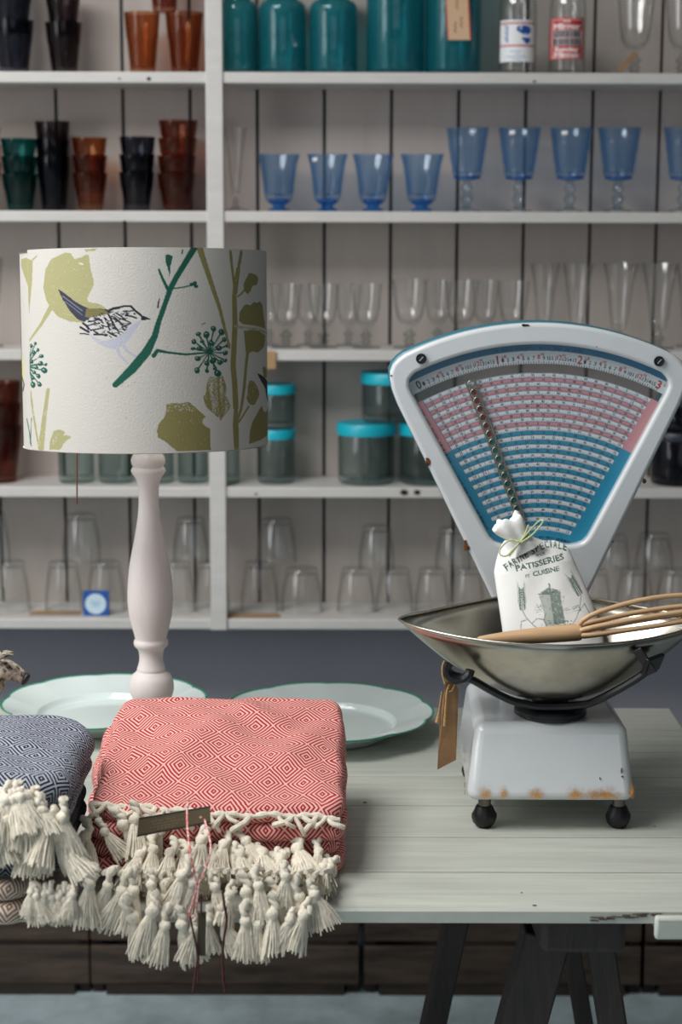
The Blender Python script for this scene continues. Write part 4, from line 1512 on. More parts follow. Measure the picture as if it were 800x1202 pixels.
# base: a tapered enamel box with rounded edges
def base_box():
    zb_, zt2 = at(646, 942, 1.724).z, at(646, 850, 1.752).z
    yr = 1.985
    fl0, fr0 = at(547.5, 940, 1.724).x, at(745.5, 940, 1.724).x
    fl1, fr1 = at(558, 852, 1.752).x, at(736, 852, 1.752).x
    v = [(fl0, 1.724, zb_), (fr0, 1.724, zb_), (fr0 - 0.004, yr, zb_), (fl0 + 0.004, yr, zb_), (fl1, 1.752, zt2), (fr1, 1.752, zt2), (fr1 - 0.004, yr - 0.008, zt2), (fl1 + 0.004, yr - 0.008, zt2)]
    return v, zb_, zt2, fl0, fr0


bv, zbb, ztb, bx0, bx1 = base_box()
bm_ = MB().hexa(bv)
ob = bm_.build('base_casing', [m_enamel], scale, bevel=0.013, segs=5)
# rust along the lower front edge and chips
rs = MB()
rr = random.Random(11)


def blot(mb, c, r, normal='y', n=14, sx=1.0, sz=1.0):
    pts = []
    for q in range(n):
        a = 2 * math.pi * q / n
        k = r * rr.uniform(0.6, 1.25)
        pts.append((c.x + k * sx * math.cos(a), c.y, c.z + k * sz * math.sin(a)))
    back = [(x, y + 0.002, z) for x, y, z in pts]
    mb.add(pts + back, [tuple(range(n - 1, -1, -1))] + [(q, (q + 1) % n, n + (q + 1) % n, n + q) for q in range(n)])


fade = glass('rust_bloom', (255, 255, 255), (255, 255, 255))
m_bloom = bpy.data.materials.new('rust_bloom_stain')
m_bloom.use_nodes = True
nt = m_bloom.node_tree
pb = nt.nodes['Principled BSDF']
pb.inputs['Base Color'].default_value = rgba((196, 136, 44))
pb.inputs['Roughness'].default_value = 0.8
tx = nt.nodes.new('ShaderNodeTexNoise')
tx.inputs['Scale'].default_value = 160
tcn = nt.nodes.new('ShaderNodeTexCoord')
nt.links.new(tcn.outputs['Object'], tx.inputs['Vector'])
at_ = nt.nodes.new('ShaderNodeAttribute')
at_.attribute_name = 'Col'
mm_ = nt.nodes.new('ShaderNodeMath')
mm_.operation = 'MULTIPLY_ADD'
mm_.inputs[1].default_value = 1.6
mm_.inputs[2].default_value = -0.8
nt.links.new(tx.outputs[0], mm_.inputs[0])
ad = nt.nodes.new('ShaderNodeMath')
ad.operation = 'ADD'
ad.use_clamp = True
nt.links.new(mm_.outputs[0], ad.inputs[0])
sp_ = nt.nodes.new('ShaderNodeSeparateColor')
nt.links.new(at_.outputs['Color'], sp_.inputs[0])
nt.links.new(sp_.outputs[0], ad.inputs[1])
mu = nt.nodes.new('ShaderNodeMath')
mu.operation = 'MULTIPLY'
mu.use_clamp = True
nt.links.new(ad.outputs[0], mu.inputs[0])
nt.links.new(sp_.outputs[0], mu.inputs[1])
nt.links.new(mu.outputs[0], pb.inputs['Alpha'])


def bloom(mb_list, px, py, rx, ry):
    """a soft rust stain on the base's front face: a fine disc whose stain fades to nothing at its edge"""
    n, k = 20, 5
    V, C, Fq = [], [], []
    for i in range(k + 1):
        for q in range(n):
            a = 2 * math.pi * q / n
            x, y = px + rx * i / k * math.cos(a), min(py - 2 - ry * i / k * math.sin(a), 938.0)
            t_ = (zbb + 0.0 - at(x, y, 1.724).z) / (ztb - zbb)
            yy = 1.724 + 0.028 * max(0.0, -t_)
            V.append(tuple(at(x, y, yy - 0.0012)))
            C.append((1 - i / k) ** 1.0)
    for i in range(k):
        for q in range(n):
            b = (q + 1) % n
            Fq.append((i * n + q, (i + 1) * n + q, (i + 1) * n + b, i * n + b))
    mb_list.append((V, C, Fq))


bl_ = []
for (x, y, rx, ry) in ((569, 935, 9, 10), (591, 935, 6, 8), (629, 937, 11, 9), (676, 937, 13, 10), (697, 938, 12, 9), (712, 937, 16, 10), (741, 933, 4, 11)):
    bloom(bl_, x, y - 1, rx * 1.35, ry * 1.5)
V, C, Fq = [], [], []
for v, c, f in bl_:
    n = len(V)
    V += v
    C += c
    Fq += [tuple(i + n for i in q) for q in f]
me = bpy.data.meshes.new('rust_stain')
me.from_pydata(V, [], Fq)
a_ = me.color_attributes.new('Col', 'FLOAT_COLOR', 'POINT')
a_.data.foreach_set('color', np.array([[c, c, c, 1] for c in C], dtype=np.float32).ravel())
me.materials.append(m_bloom)
link('rust_stain', me, scale)
for (x, y, r, sx, sz) in ((729, 905, 2.4, 0.25, 1.6), (730, 912, 1.2, 1, 0.8), (704, 914, 1, 0.7, 1.2)):
    p = at(x, y, 1.7225 + (0.0 if y > 940 else (942 - y) / 92 * 0.028 - 0.0002))
    mb = MB()
    blot(mb, p, r * 0.00105, sx=sx, sz=sz)
    mb.build('enamel_chip', m_rustdk, scale, smooth=False)
# rust down the side edge of the base
for (x, y, r) in ((540, 880, 3), (542, 892, 3), (545, 906, 2.4), (548, 922, 3.5), (549, 930, 3.5)):
    Yq = 1.86 - (y - 870) / 70 * 0.12
    p = at(x, y, Yq)
    p.x = bv[0][0] + (bv[4][0] - bv[0][0]) * (p.z - zbb) / (ztb - zbb) + 0.0005
    pts = [(p.x - 0.0012, p.y + r * 0.0016 * rr.uniform(0.7, 1.2) * math.cos(q * math.pi / 5), p.z + r * 0.0012 * rr.uniform(0.7, 1.2) * math.sin(q * math.pi / 5)) for q in range(10)]
    MB().add(pts, [tuple(range(10))]).build('rust_patch', m_rust, scale, smooth=False)
# feet
for (px, Yf) in ((568, 1.752), (725, 1.752), (568, 1.95), (725, 1.95)):
    x = at(px, 960, 1.752).x
    zf = ZT + 0.0005
    tp = zbb - zf
    ft = MB().lathe([(0, 0), (0.0100, 0), (0.0142, 0.005), (0.0162, 0.012), (0.0160, 0.017), (0.0135, 0.022), (0.0120, 0.026), (0.0105, 0.0285), (0, 0.0285)], (x, Yf, zf), 24, lambda a, i: 1 + 0.04 * math.cos(8 * a) if i in (2, 3, 4) else 1).build('foot', m_rubber, scale)
    MB().lathe([(0, 0.0287), (0.0085, 0.0287), (0.0085, tp + 0.0005), (0, tp + 0.0005)], (x, Yf, zf), 16).build('foot_stem', mat('dull_nickel', (110, 106, 100), 0.35, metal=0.9), ft)

# dial housing
def arc(cx, cy, R, a0, a1, n):
    return [(cx + R * math.sin(math.radians(a0 + (a1 - a0) * i / n)), cy - R * math.cos(math.radians(a0 + (a1 - a0) * i / n))) for i in range(n + 1)]


PV = (632, 738)
outer = arc(PV[0], PV[1], 359, -26.0, 26.0, 40)
outer += [(797, 421), (803, 427.5), (806.5, 436), (806.5, 446), (804, 458), (798, 474), (760, 551), (692, 692), (676, 726), (676, 836)]
outer += [(588, 836), (588, 726), (572, 692), (504, 551), (466, 474), (460, 458), (457.5, 446), (457.5, 436), (461, 427.5), (467, 421)]
inner = arc(PV[0], PV[1], 333.5, -25.6, 25.6, 40)
inner += [(780, 441), (783.5, 446), (784, 453), (781, 461), (694, 622), (689.5, 630), (684, 635.5), (676, 638.5), (668, 639.5), (596, 639.5), (588, 638.5), (580, 635.5), (574.5, 630), (570, 622), (483, 461), (480, 453), (480.5, 446), (484, 441)]


def w3(p, Y):
    return at(p[0], p[1], Y)


def holed(name, outer, inner, y0, y1, mats, parent, bev):
    cu = bpy.data.curves.new(name, 'CURVE')
    cu.dimensions = '2D'
    cu.fill_mode = 'BOTH'
    for loop in (outer, inner):
        if not loop:
            continue
        s = cu.splines.new('POLY')
        s.points.add(len(loop) - 1)
        for i, p in enumerate(loop):
            q = w3(p, YF_)
            s.points[i].co = (q.x, q.z, 0, 1)
        s.use_cyclic_u = True
    cu.extrude = (y1 - y0) / 2 - bev
    cu.bevel_depth = bev
    cu.bevel_resolution = 3
    cu.offset = -bev
    o = bpy.data.objects.new(name, cu)
    COL.objects.link(o)
    dg = bpy.context.evaluated_depsgraph_get()
    me = bpy.data.meshes.new_from_object(o.evaluated_get(dg))
    bpy.data.objects.remove(o)
    bpy.data.curves.remove(cu)
    ym = (y0 + y1) / 2
    for v in me.vertices:
        x, z, d = v.co
        v.co = (x, ym - d, z)
    me.materials.clear()
    for m in mats:
        me.materials.append(m)
    me.name = name
    for pl in me.polygons:
        pl.use_smooth = True
        pl.material_index = 0
    me.set_sharp_from_angle(angle=math.radians(50))
    return link(name, me, parent)


hous = holed('dial_bezel', outer, inner, YF_ - 0.004, YF_ + 0.022, [m_enamel], scale, 0.0055)
cxm = at(632, 600, YF_)
grow = [(632 + (x - 632) * 1.004 - 0.6, y - 1.0 if y < 500 else y) for x, y in outer]
holed('dial_back_shell', grow, inner, YF_ + 0.0222, YF_ + 0.052, [m_tealen], scale, 0.004)
holed('dial_glass', [(632 + (x - 632) * 0.997, 560 + (y - 560) * 0.997) for x, y in inner], None, YF_ + 0.001, YF_ + 0.0025, [g_pane], scale, 0.0002)
# screws and chips on the bezel
for (x, y) in ((494, 421), (773, 424)):
    p = at(x, y, YF_ - 0.0045)
    k = 6.2 * mmpp(YF_, p.z)
    m = MB()
    m.lathe([(0, 0.004), (k * 0.62, 0.004), (k * 0.66, 0.0032), (k * 0.95, 0.0036), (k, 0.002), (k, 0), (0, 0)], (0, 0, 0), 24)
    m.v = [(p.x + a, p.y - c, p.z + b) for a, b, c in m.v]
    scr = m.build('screw', m_black, scale, angle=30)
    sl = MB().beam((p.x - k * 0.35, p.y - 0.0042, p.z - k * 0.4), (p.x + k * 0.35, p.y - 0.0042, p.z + k * 0.4), 0.0014, 0.0008)
    sl.build('screw_slot', m_steel, scr, smooth=False)
for (x, y, r, sx, sz) in ((617, 382, 2.2, 2.0, 0.8), (780, 516, 1.6, 0.8, 1.6), (756, 565, 2, 1, 1.5), (719, 636, 0.9, 1, 1.2), (700, 385 + 22, 0.7, 1, 1), (459, 441, 0.9, 1, 1)):
    mb = MB()
    blot(mb, at(x, y, YF_ - 0.0043), r * 0.0012, sx=sx, sz=sz)
    mb.build('bezel_chip', m_rustdk, hous, smooth=False)
for (x, y, r, sx, sz) in ((502, 543, 3.2, 0.9, 1.4), (501, 539, 2, 0.9, 1.2), (547.5, 642, 3.2, 0.9, 1.5), (546, 636, 2, 0.8, 1.2)):
    mb = MB()
    blot(mb, at(x, y, YF_ - 0.0044), r * 0.0012, sx=sx, sz=sz)
    mb.build('rust_spot', m_rust, hous, smooth=False)
for (x, y, r, sx, sz) in ((501.6, 545, 1.6, 0.9, 1.5), (549, 644, 1.7, 0.8, 1.5)):
    mb = MB()
    blot(mb, at(x, y, YF_ - 0.0046), r * 0.0012, sx=sx, sz=sz)
    mb.build('rust_hole', m_rustdk, hous, smooth=False)

# printed chart
YCH = YF_ + 0.0125
xs, ys = np.arange(470, 796, 0.5), np.arange(396, 648, 0.5)
BLUE, PINK, WHT, INK = (40, 142, 176), (208, 146, 152), (222, 226, 230), (40, 46, 62)
ch = Canvas(xs, ys, BLUE)
X, Y_ = np.meshgrid(xs, ys)
Rr = np.hypot(X - PV[0], Y_ - PV[1])
An = np.degrees(np.arctan2(X - PV[0], PV[1] - Y_))
cc = ch.c
cc[Rr > 300.6] = (206, 210, 212)
cc[Rr > 326.3] = (28, 104, 140)
cc[(Rr <= 300.6) & (Rr >= 233)] = PINK


def xline(p, q, yy):
    return p[0] + (q[0] - p[0]) * (yy - p[1]) / (q[1] - p[1])


rows = []
for i in range(13):
    rows.append((300.5 - i * 5.19, 300.5 - (i + 1) * 5.19, WHT if i % 2 == 0 else PINK))
for i in range(22):
    rows.append((233 - i * 5.33, 233 - (i + 1) * 5.33, BLUE if i % 2 == 0 else WHT))
LL, LR = ((497, 472), (571, 600)), ((760, 474), (670, 626))
nums = [str(5 * k) for k in range(1, 20)]
rg = random.Random(2)
for i, (r1, r0, colr) in enumerate(rows):
    rm = (r1 + r0) / 2
    # angular span of the row, from its ends' lines

    def ang_at(line, side):
        (a, b), (c, d) = line
        best = None
        for yy in np.arange(420, 645, 0.5):
            xx = xline((a, b), (c, d), yy)
            e = abs(math.hypot(xx - PV[0], yy - PV[1]) - rm)
            if best is None or e < best[0]:
                best = (e, math.degrees(math.atan2(xx - PV[0], PV[1] - yy)))
        return best[1]
    a0, a1 = ang_at(LL, -1), ang_at(LR, 1)
    band = (Rr <= r1) & (Rr > r0) & (An >= a0) & (An <= a1)
    cc[band] = colr
    ln = band & (Rr > r1 - 0.55)
    cc[ln] = (100, 110, 124)
    # ticks
    step = math.degrees(2.2 / rm)
    t = ((An - a0) / step) % 1.0
    tk = band & (t < 0.32) & (Rr < r0 + 1.6)
    cc[tk] = cc[tk] * 0.5 + np.array(INK) * 0.5
    # figures
    n_n = int((a1 - a0) / math.degrees(12 / rm))
    for k in range(n_n):
        a = a0 + (k + 0.65) * (a1 - a0) / n_n
        s = nums[(k + i) % 19]
        ar = math.radians(a)
        rb_ = r0 + 1.4
        ch.text(s, PV[0] + rb_ * math.sin(ar), PV[1] - rb_ * math.cos(ar), 2.7, -a, INK, 0.5, width=3.4 if len(s) > 1 else 1.8, center=True)
# lines fanning through the first columns
for k in range(1, 5):
    p0 = (LL[0][0] + k * 9, LL[0][1] - k * 3.4)
    p1 = (LL[1][0] + k * 4.6, LL[1][1] - k * 1.6)
    ch.line([p0, p1], 0.6, (110, 110, 124), 0.8)
ch.line([LL[0], LL[1]], 0.8, (110, 110, 124))
# words down the margin
for k, chr_ in enumerate('ONE NEW PENNY DIVISIONS'):
    u = k / 22
    ch.text(chr_, 493 + u * 34, 482 + u * 59.5, 2.6, -60, INK, 0.9, width=2.0) if chr_ != ' ' else None
for k, chr_ in enumerate('HALF NEW PENNY DIVISIONS'):
    u = k / 23
    ch.text(chr_, 536 + u * 34, 560 + u * 60, 2.6, -60, INK, 0.9, width=2.0) if chr_ != ' ' else None
for k, chr_ in enumerate('HALF NEW PENNY DIVISIONS'):
    a = math.radians(-5 + 25 * k / 23)
    r = 106
    ch.text(chr_, PV[0] + r * math.sin(a), PV[1] - r * math.cos(a), 2.8, -math.degrees(a), INK, 0.9, width=2.0, center=True) if chr_ != ' ' else None
# the pound and ounce ring
RED = (176, 52, 56)
for q in range(0, 49):
    a = -26.2 + q * 52.4 / 48
    ar = math.radians(a)
    l = 5.5 if q % 16 == 0 else (4.2 if q % 4 == 0 else 3.2)
    for hq in (0, 0.5):
        aa = math.radians(a + hq * 52.4 / 48)
        if hq and q == 48:
            break
        l2 = l if not hq else 2.0
        ch.line([(PV[0] + 311.3 * math.sin(aa), PV[1] - 311.3 * math.cos(aa)), (PV[0] + (311.3 + l2 * 0.8) * math.sin(aa), PV[1] - (311.3 + l2 * 0.8) * math.cos(aa))], 0.7, INK, 0.9)
    rb_ = 315.6
    o = q % 16
    if o == 0:
        ch.text(str(q // 16), PV[0] + 314.5 * math.sin(ar), PV[1] - 314.5 * math.cos(ar), 10, -a, RED if q else INK, width=5.2 if q != 16 else 1.6, center=True, bold=0.15)
        if q:
            a2 = math.radians(a + 1.05)
            ch.text('LB', PV[0] + 320.5 * math.sin(a2), PV[1] - 320.5 * math.cos(a2), 3.4, -a, RED, width=5)
    elif o % 4 == 0:
        ch.text(str(o), PV[0] + (rb_ + 1) * math.sin(ar), PV[1] - (rb_ + 1) * math.cos(ar), 5.6, -a, RED, width=3.2 if o < 10 else 5.2, center=True, bold=0.08)
        a2 = math.radians(a + (0.42 if o < 10 else 0.6))
        ch.text('OZ', PV[0] + (rb_ + 5.5) * math.sin(a2), PV[1] - (rb_ + 5.5) * math.cos(a2), 2.4, -a, RED, width=4)
    else:
        ch.text(str(o), PV[0] + rb_ * math.sin(ar), PV[1] - rb_ * math.cos(ar), 4.6, -a, INK, width=2.6 if o < 10 else 4.4, center=True)
for k, chr_ in enumerate('TO WEIGH CORRECTLY SCALE MUST BE LEVEL'):
    a = math.radians(-9 + 18 * k / 37)
    if chr_ != ' ':
        ch.text(chr_, PV[0] + 328.3 * math.sin(a), PV[1] - 328.3 * math.cos(a), 2.4, -math.degrees(a), (14, 40, 66), 0.9, width=1.7, center=True)
P = np.array([[tuple(at(x, y, YCH)) for x in xs] for y in ys])
inn = np.array(inner)
ins = np.zeros(X.shape, bool)
for i in range(len(inn)):
    x1_, y1_ = inn[i]
    x2_, y2_ = inn[(i + 1) % len(inn)]
    x1_, x2_ = 632 + (x1_ - 632) * 1.012, 632 + (x2_ - 632) * 1.012
    y1_, y2_ = 545 + (y1_ - 545) * 1.012, 545 + (y2_ - 545) * 1.012
    if y1_ != y2_:
        ins ^= ((y1_ > Y_) != (y2_ > Y_)) & (X < (x2_ - x1_) * (Y_ - y1_) / (y2_ - y1_) + x1_)
o = gridmesh('number_ring', P, ch, m_chart, scale, mask=ins & (Rr >= 311), smooth=False)
o = gridmesh('price_chart', P, ch, m_chart, scale, mask=ins & (Rr <= 301), smooth=False)
bk = MB()
# pointer: an open lattice of rings with coloured windows between two rails
pt_ = MB()
pw_ = MB()
pa, pb_ = np.array((551.0, 446.0)), np.array((612.0, 612.0))
dd = (pb_ - pa) / np.linalg.norm(pb_ - pa)
nn = np.array((-dd[1], dd[0]))
YP = YCH - 0.004
m_ptr = mat('pointer_metal', (150, 146, 132), 0.35, metal=0.7)
for s in (-1, 1):
    pt_.tube([at(*(pa + nn * 5.6 * s), YP), at(*(pb_ + nn * 4.6 * s), YP)], 0.0011, 6)
L_ = np.linalg.norm(pb_ - pa)
nr = 17
m_w1, m_w2 = mat('window_maroon', (110, 34, 40), 0.5), mat('window_green', (18, 96, 98), 0.5)
for k in range(nr):
    c2 = pa + dd * (L_ * (k + 0.5) / nr)
    rpx = 4.1
    ringp = [at(*(c2 + np.array((math.cos(q * math.pi / 6), math.sin(q * math.pi / 6))) * rpx), YP) for q in range(13)]
    pt_.tube(ringp, 0.0009, 5, caps=False)
    for s in (-1, 1):
        e = c2 + dd * (L_ / nr * 0.5)
        pt_.tube([at(*(e + nn * 5.2 * s), YP), at(*(e - nn * 0.5 * s), YP)], 0.0008, 5)
ptr = pt_.build('pointer', m_ptr, scale)
for k in range(nr):
    c2 = pa + dd * (L_ * (k + 0.5) / nr)
    if k < 1:
        continue
    m = MB()
    rp = [at(*(c2 + np.array((math.cos(q * math.pi / 6), math.sin(q * math.pi / 6))) * 3.4), YP + 0.0008) for q in range(12)]
    rp2 = [p + Vector((0, 0.0006, 0)) for p in rp]
    m.add(rp + rp2, [tuple(range(12)), tuple(range(23, 11, -1))] + [(q, 12 + q, 12 + (q + 1) % 12, (q + 1) % 12) for q in range(12)])
    m.build('pointer_window', m_w1 if k < 7 else m_w2, ptr, smooth=False)

# pedestal, cradle arms and pan
YPn = 1.80
pc_ = at(645.5, 835, YPn)
mb = MB()
rpx = 42.5 * mmpp(YPn, pc_.z)
mb.lathe([(0, ztb - 0.0004), (rpx * 0.9, ztb - 0.0004), (rpx, ztb + 0.003), (rpx, ztb + 0.009), (rpx * 0.93, ztb + 0.012), (rpx * 0.6, ztb + 0.0125), (rpx * 0.5, ztb + 0.0195), (0, ztb + 0.0195)], (pc_.x, YPn, 0), 48)
mb.build('pedestal', m_black, scale)
cx_ = pc_.x
zc_ = ztb + 0.0235
pan = thing('weighing_pan', (cx_, YPn, zc_), 'worn steel weighing pan holding the flour bag and whisk', 'pan')
zrim = 1.001


def rimpt(a):
    n = 1.62
    c_, s_ = math.cos(a), math.sin(a)
    k = (abs(c_) ** n + abs(s_) ** n) ** (-1 / n)
    x = 0.201 * k * c_
    y = (0.104 if s_ > 0 else 0.112) * k * s_
    lift = 0.020 * max(s_, 0) * (1 - abs(c_) ** 2)
    return Vector((cx_ - 0.002 + x, YPn + y, zrim + lift + 0.008 * abs(c_) ** 3))


N, K_ = 96, 16
v, f = [(cx_, YPn, zc_)], []
for j in range(1, K_ + 1):
    t = j / K_
    for k in range(N):
        a = 2 * math.pi * k / N
        r = rimpt(a)
        e = t ** 0.86
        round_ = Vector((cx_ + 0.13 * math.cos(a), YPn + 0.095 * math.sin(a), 0))
        mixk = min(1, t * 1.0)
        tgt = Vector((round_.x * (1 - mixk) + r.x * mixk, round_.y * (1 - mixk) + r.y * mixk, 0))
        x, y = cx_ + (tgt.x - cx_) * e, YPn + (tgt.y - YPn) * e
        g = t ** 2.25
        v.append((x, y, zc_ + (r.z - zc_) * g))
for k in range(N):
    f.append((0, 1 + k, 1 + (k + 1) % N))
for j in range(K_ - 1):
    for k in range(N):
        b = (k + 1) % N
        f.append((1 + j * N + k, 1 + (j + 1) * N + k, 1 + (j + 1) * N + b, 1 + j * N + b))
bowl_ = MB().add(v, f).build('bowl', m_steel, pan, solid=0.0012, angle=180)
rim = [rimpt(2 * math.pi * k / 192) for k in range(193)]
MB().tube(rim, 0.0019, 8, caps=False).build('rolled_rim', m_steel, bowl_, angle=180)

arm = []
for (px, py) in ((524, 785), (531, 792), (545, 796), (556, 799), (575, 810), (598, 821.5), (612, 825.5), (632, 827), (660, 827), (680, 825.5), (694, 821), (720, 808), (752, 789), (772, 776)):
    arm.append(at(px, py, YPn - 0.036 - 0.030 * min(1, abs(px - 646) / 115) ** 2))
BV = np.array(v)


def under_bowl(p, gap):
    """keep a point of the cradle clear below the bowl"""
    p = Vector(p)
    m = (np.abs(BV[:, 0] - p.x) < 0.010) & (np.abs(BV[:, 1] - p.y) < 0.010)
    if m.any():
        p.z = min(p.z, float(BV[m, 2].min()) - gap)
    return p


arm = [under_bowl(p, 0.0072) for p in arm]
armb = MB().tube([Vector(p) for p in crom(arm, 4, closed=False)], 0.0052, 8)
armb.build('cradle_arm', m_black, scale)
hk = MB()
hpts = [at(x, y, YPn - 0.069) for (x, y) in ((527, 779), (524.5, 786), (527, 793.5), (534, 797.5), (543, 797.5), (549.5, 792), (551.5, 786.5))]
hk.tube([Vector(p) for p in crom(hpts, 4, closed=False)], [0.0062] * 25, 8)
hk.build('cradle_hook', m_black, scale)
# clip plate gripping the pan on the far arm
cp = MB()
a_, b_ = at(747, 762, YPn - 0.092), at(766, 790, YPn - 0.084)
cp.beam(a_, b_, 0.0125, 0.004, up=(0.2, 1, 0.3))
a_, b_ = at(760, 790, YPn - 0.060), at(777, 796, YPn - 0.044)
cp.beam(at(756, 783, YPn - 0.090), at(775, 776, YPn - 0.066), 0.024, 0.006, up=(0.2, 1, 0.3))
cp.build('cradle_clip', m_black, scale, bevel=0.001)
rear = MB().tube([under_bowl(Vector((p.x, 2 * YPn - p.y - 0.004, p.z)), 0.0072) for p in map(Vector, crom(arm, 3, closed=False))], 0.005, 8)
rear.build('cradle_arm', m_black, scale)

# ------------------------------------------------------------------ flour bag
m_bag = mat('printed_cotton', (255, 255, 255), 0.85, attr=True, bump=0.5, bscale=45, spec=0.2)
m_cot = mat('bag_cotton', (244, 243, 238), 0.85, bump=0.4, bscale=70, spec=0.2)
INKG = (92, 112, 104)
bag = thing('flour_bag', at(645, 740, 1.84), 'white cotton flour bag tied with green and white twine', 'bag')
edgeL = [(634, 592), (640, 588), (648, 585), (658, 582), (668, 580), (672, 579.5), (690, 582), (720, 586.5), (745, 590), (765, 595), (772, 600)]
edgeR = [(634, 650), (638, 661), (644, 667), (652, 671), (660, 674.5), (672, 680), (690, 688), (715, 698), (735, 704.5), (752, 709), (765, 708), (772, 702)]


def itp(tab, y):
    return float(np.interp(y, [a for a, _ in tab], [b for _, b in tab]))


bxs, bys = np.arange(575, 715, 0.45), np.arange(626, 773, 0.45)
bc2 = Canvas(bxs, bys, (246, 245, 240))
Bk = bc2
# wording: letters placed along gently arched lines
arc_word = 'FARINE SPECIALE'
pts_arc = crom([(593.5, 667), (605, 658.5), (619, 650.5), (632, 644), (647, 641), (665, 645.5)], 12, closed=False)
pts_arc = np.array(pts_arc)
seg = np.concatenate([[0], np.cumsum(np.hypot(*np.diff(pts_arc, axis=0).T))])
ws_ = [0.55 if ch_ in 'I' else (0.5 if ch_ == ' ' else 1.0) for ch_ in arc_word]
tot = sum(ws_)
s_ = 0.0
for ch_, w_ in zip(arc_word, ws_):
    d = s_ / tot * seg[-1]
    x, y = np.interp(d, seg, pts_arc[:, 0]), np.interp(d, seg, pts_arc[:, 1])
    x2, y2 = np.interp(d + 2, seg, pts_arc[:, 0]), np.interp(d + 2, seg, pts_arc[:, 1])
    rot = math.degrees(math.atan2(-(y2 - y), x2 - x))
    if ch_ != ' ':
        Bk.text(ch_, x, y, 7.6, rot, INKG, width=(seg[-1] / tot) * w_ * 0.72 if ch_ != 'I' else 0.9, bold=0.12)
    s_ += w_
Bk.text('POUR', 627.5, 650.6, 2.8, 14, INKG, width=11)
Bk.text('PATISSERIES', 604.5, 667, 6.6, 13.6, INKG, width=57, bold=0.15)
Bk.text('ET', 615, 674.6, 3.4, 12.5, INKG, width=5)
Bk.text('CUISINE', 624, 673, 5.6, 12.5, INKG, width=31, bold=0.12)
PALE = (150, 160, 152)


def wheat(base, tip, n, w_):
    b, t_ = np.array(base, float), np.array(tip, float)
    d = (t_ - b)
    L2_ = np.linalg.norm(d)
    d /= L2_
    nn_ = np.array((-d[1], d[0]))
    Bk.line([tuple(b), tuple(t_)], 0.9, INKG)
    for k in range(n):
        u = k / n
        p = b + d * L2_ * u
        for s2 in (-1, 1):
            q = p + d * 3.2 + nn_ * s2 * w_ * (1 - 0.3 * u)
            Bk.disc(q[0], q[1], 2.3, 1.0, INKG, 0.75, rot=math.atan2(d[1] + nn_[1] * s2 * 0.4, d[0] + nn_[0] * s2 * 0.4))
            e = q + d * 9 + nn_ * s2 * 2.5
            Bk.line([tuple(q), tuple(e)], 0.4, PALE, 0.8)


wheat((611.6, 714), (609.8, 688), 9, 2.6)
wheat((680, 697), (668.5, 676), 9, 2.6)
Bk.line([(611.6, 714), (616, 722), (624, 730), (634, 737)], 0.8, INKG, 0.8)
Bk.line([(680, 697), (678, 712), (674, 722), (668, 731)], 0.8, INKG, 0.8)
for pl in ([(609, 742), (610, 726), (616, 724)], [(622, 728), (628, 722), (640, 724)], [(676, 716), (684, 706), (692, 721)], [(671, 712), (676, 707), (680, 714)]):
    Bk.line(pl, 0.8, INKG, 0.75)
Bk.poly([(630, 694), (640, 690), (655, 690), (656, 700), (661, 727), (650, 730), (638, 731), (636, 715)], (178, 186, 178), 0.8)
Bk.poly([(643, 690), (655, 690), (656, 700), (661, 727), (650, 729)], INKG, 0.5, scratch=0.3)
Bk.poly([(629, 694), (641, 686), (655, 689), (642, 694)], INKG, 0.7, scratch=0.2)
Bk.poly([(641, 681), (643, 681), (651, 728), (648, 729)], (130, 144, 136), 0.9)
for (x, y) in ((651, 697), (653, 704), (650, 711), (655, 714), (654, 721), (646, 703), (647, 715)):
    Bk.disc(x, y, 0.6, 1.0, (215, 218, 210), 0.8)
for _ in range(60):
    x, y = rg.uniform(632, 660), rg.uniform(690, 730)
    Bk.line([(x, y), (x + rg.uniform(-2, 2), y + rg.uniform(0, 3))], 0.5, INKG, 0.5)
Bk.line([(640, 732), (636, 724), (638, 716)], 1.0, INKG, 0.7)
for _ in range(26):
    x, y = rg.uniform(640, 668), rg.uniform(724, 731)
    Bk.disc(x, y, rg.uniform(0.6, 1.6), 0.8, INKG, 0.55)
for k in range(12):
    x = rg.uniform(614, 632) if k < 5 else rg.uniform(658, 676)
    y = rg.uniform(708, 716)
    Bk.line([(x, y), (x + 7, y - rg.uniform(0, 3))], 0.5, PALE, 0.9)
Bk.line([(625, 713), (628, 705), (631, 712)], 0.5, PALE)
tl = 'D. IROUSTEGUY'
for k, chr_ in enumerate(tl):
    u = k / (len(tl) - 1)
    if chr_ != ' ':
        Bk.text(chr_, 636 + 32 * u, 737.5 - 5.5 * u - 1.4 * math.sin(math.pi * u), 3.4, 12 - 8 * u + 4, INKG, width=1.9 if chr_ not in 'I.' else 0.6)
nu = len(bxs)
us = np.linspace(-1, 1, 150)
rowsy = np.linspace(634.2, 771.5, 240)


def bag_pt(u, y, side):
    xl, xr = itp(edgeL, y), itp(edgeR, y)
    x = (xl + xr) / 2 + (xr - xl) / 2 * u
    vv = (y - 634) / (772 - 634)
    prof = max(0.0, 1 - abs(u) ** 2.6) ** 0.5
    gv = min(1.0, (max(vv, 0.0) / 0.16)) ** 0.5 * min(1.0, (1 - vv) / 0.10 + 0.25) ** 0.5
    th = 0.021 * prof * gv
    wr = 0.0011 * math.sin(u * 7 + y * 0.09) * prof * (0.4 + 0.6 * max(0, 1 - vv * 2.2)) + 0.0016 * math.sin((u + 1.3) * 11) * max(0, 1 - vv * 4.5) * prof
    Yc = 1.872 - 0.060 * vv
    p = at(x, y, Yc)
    return (p.x, Yc + side * (th + wr), p.z), x


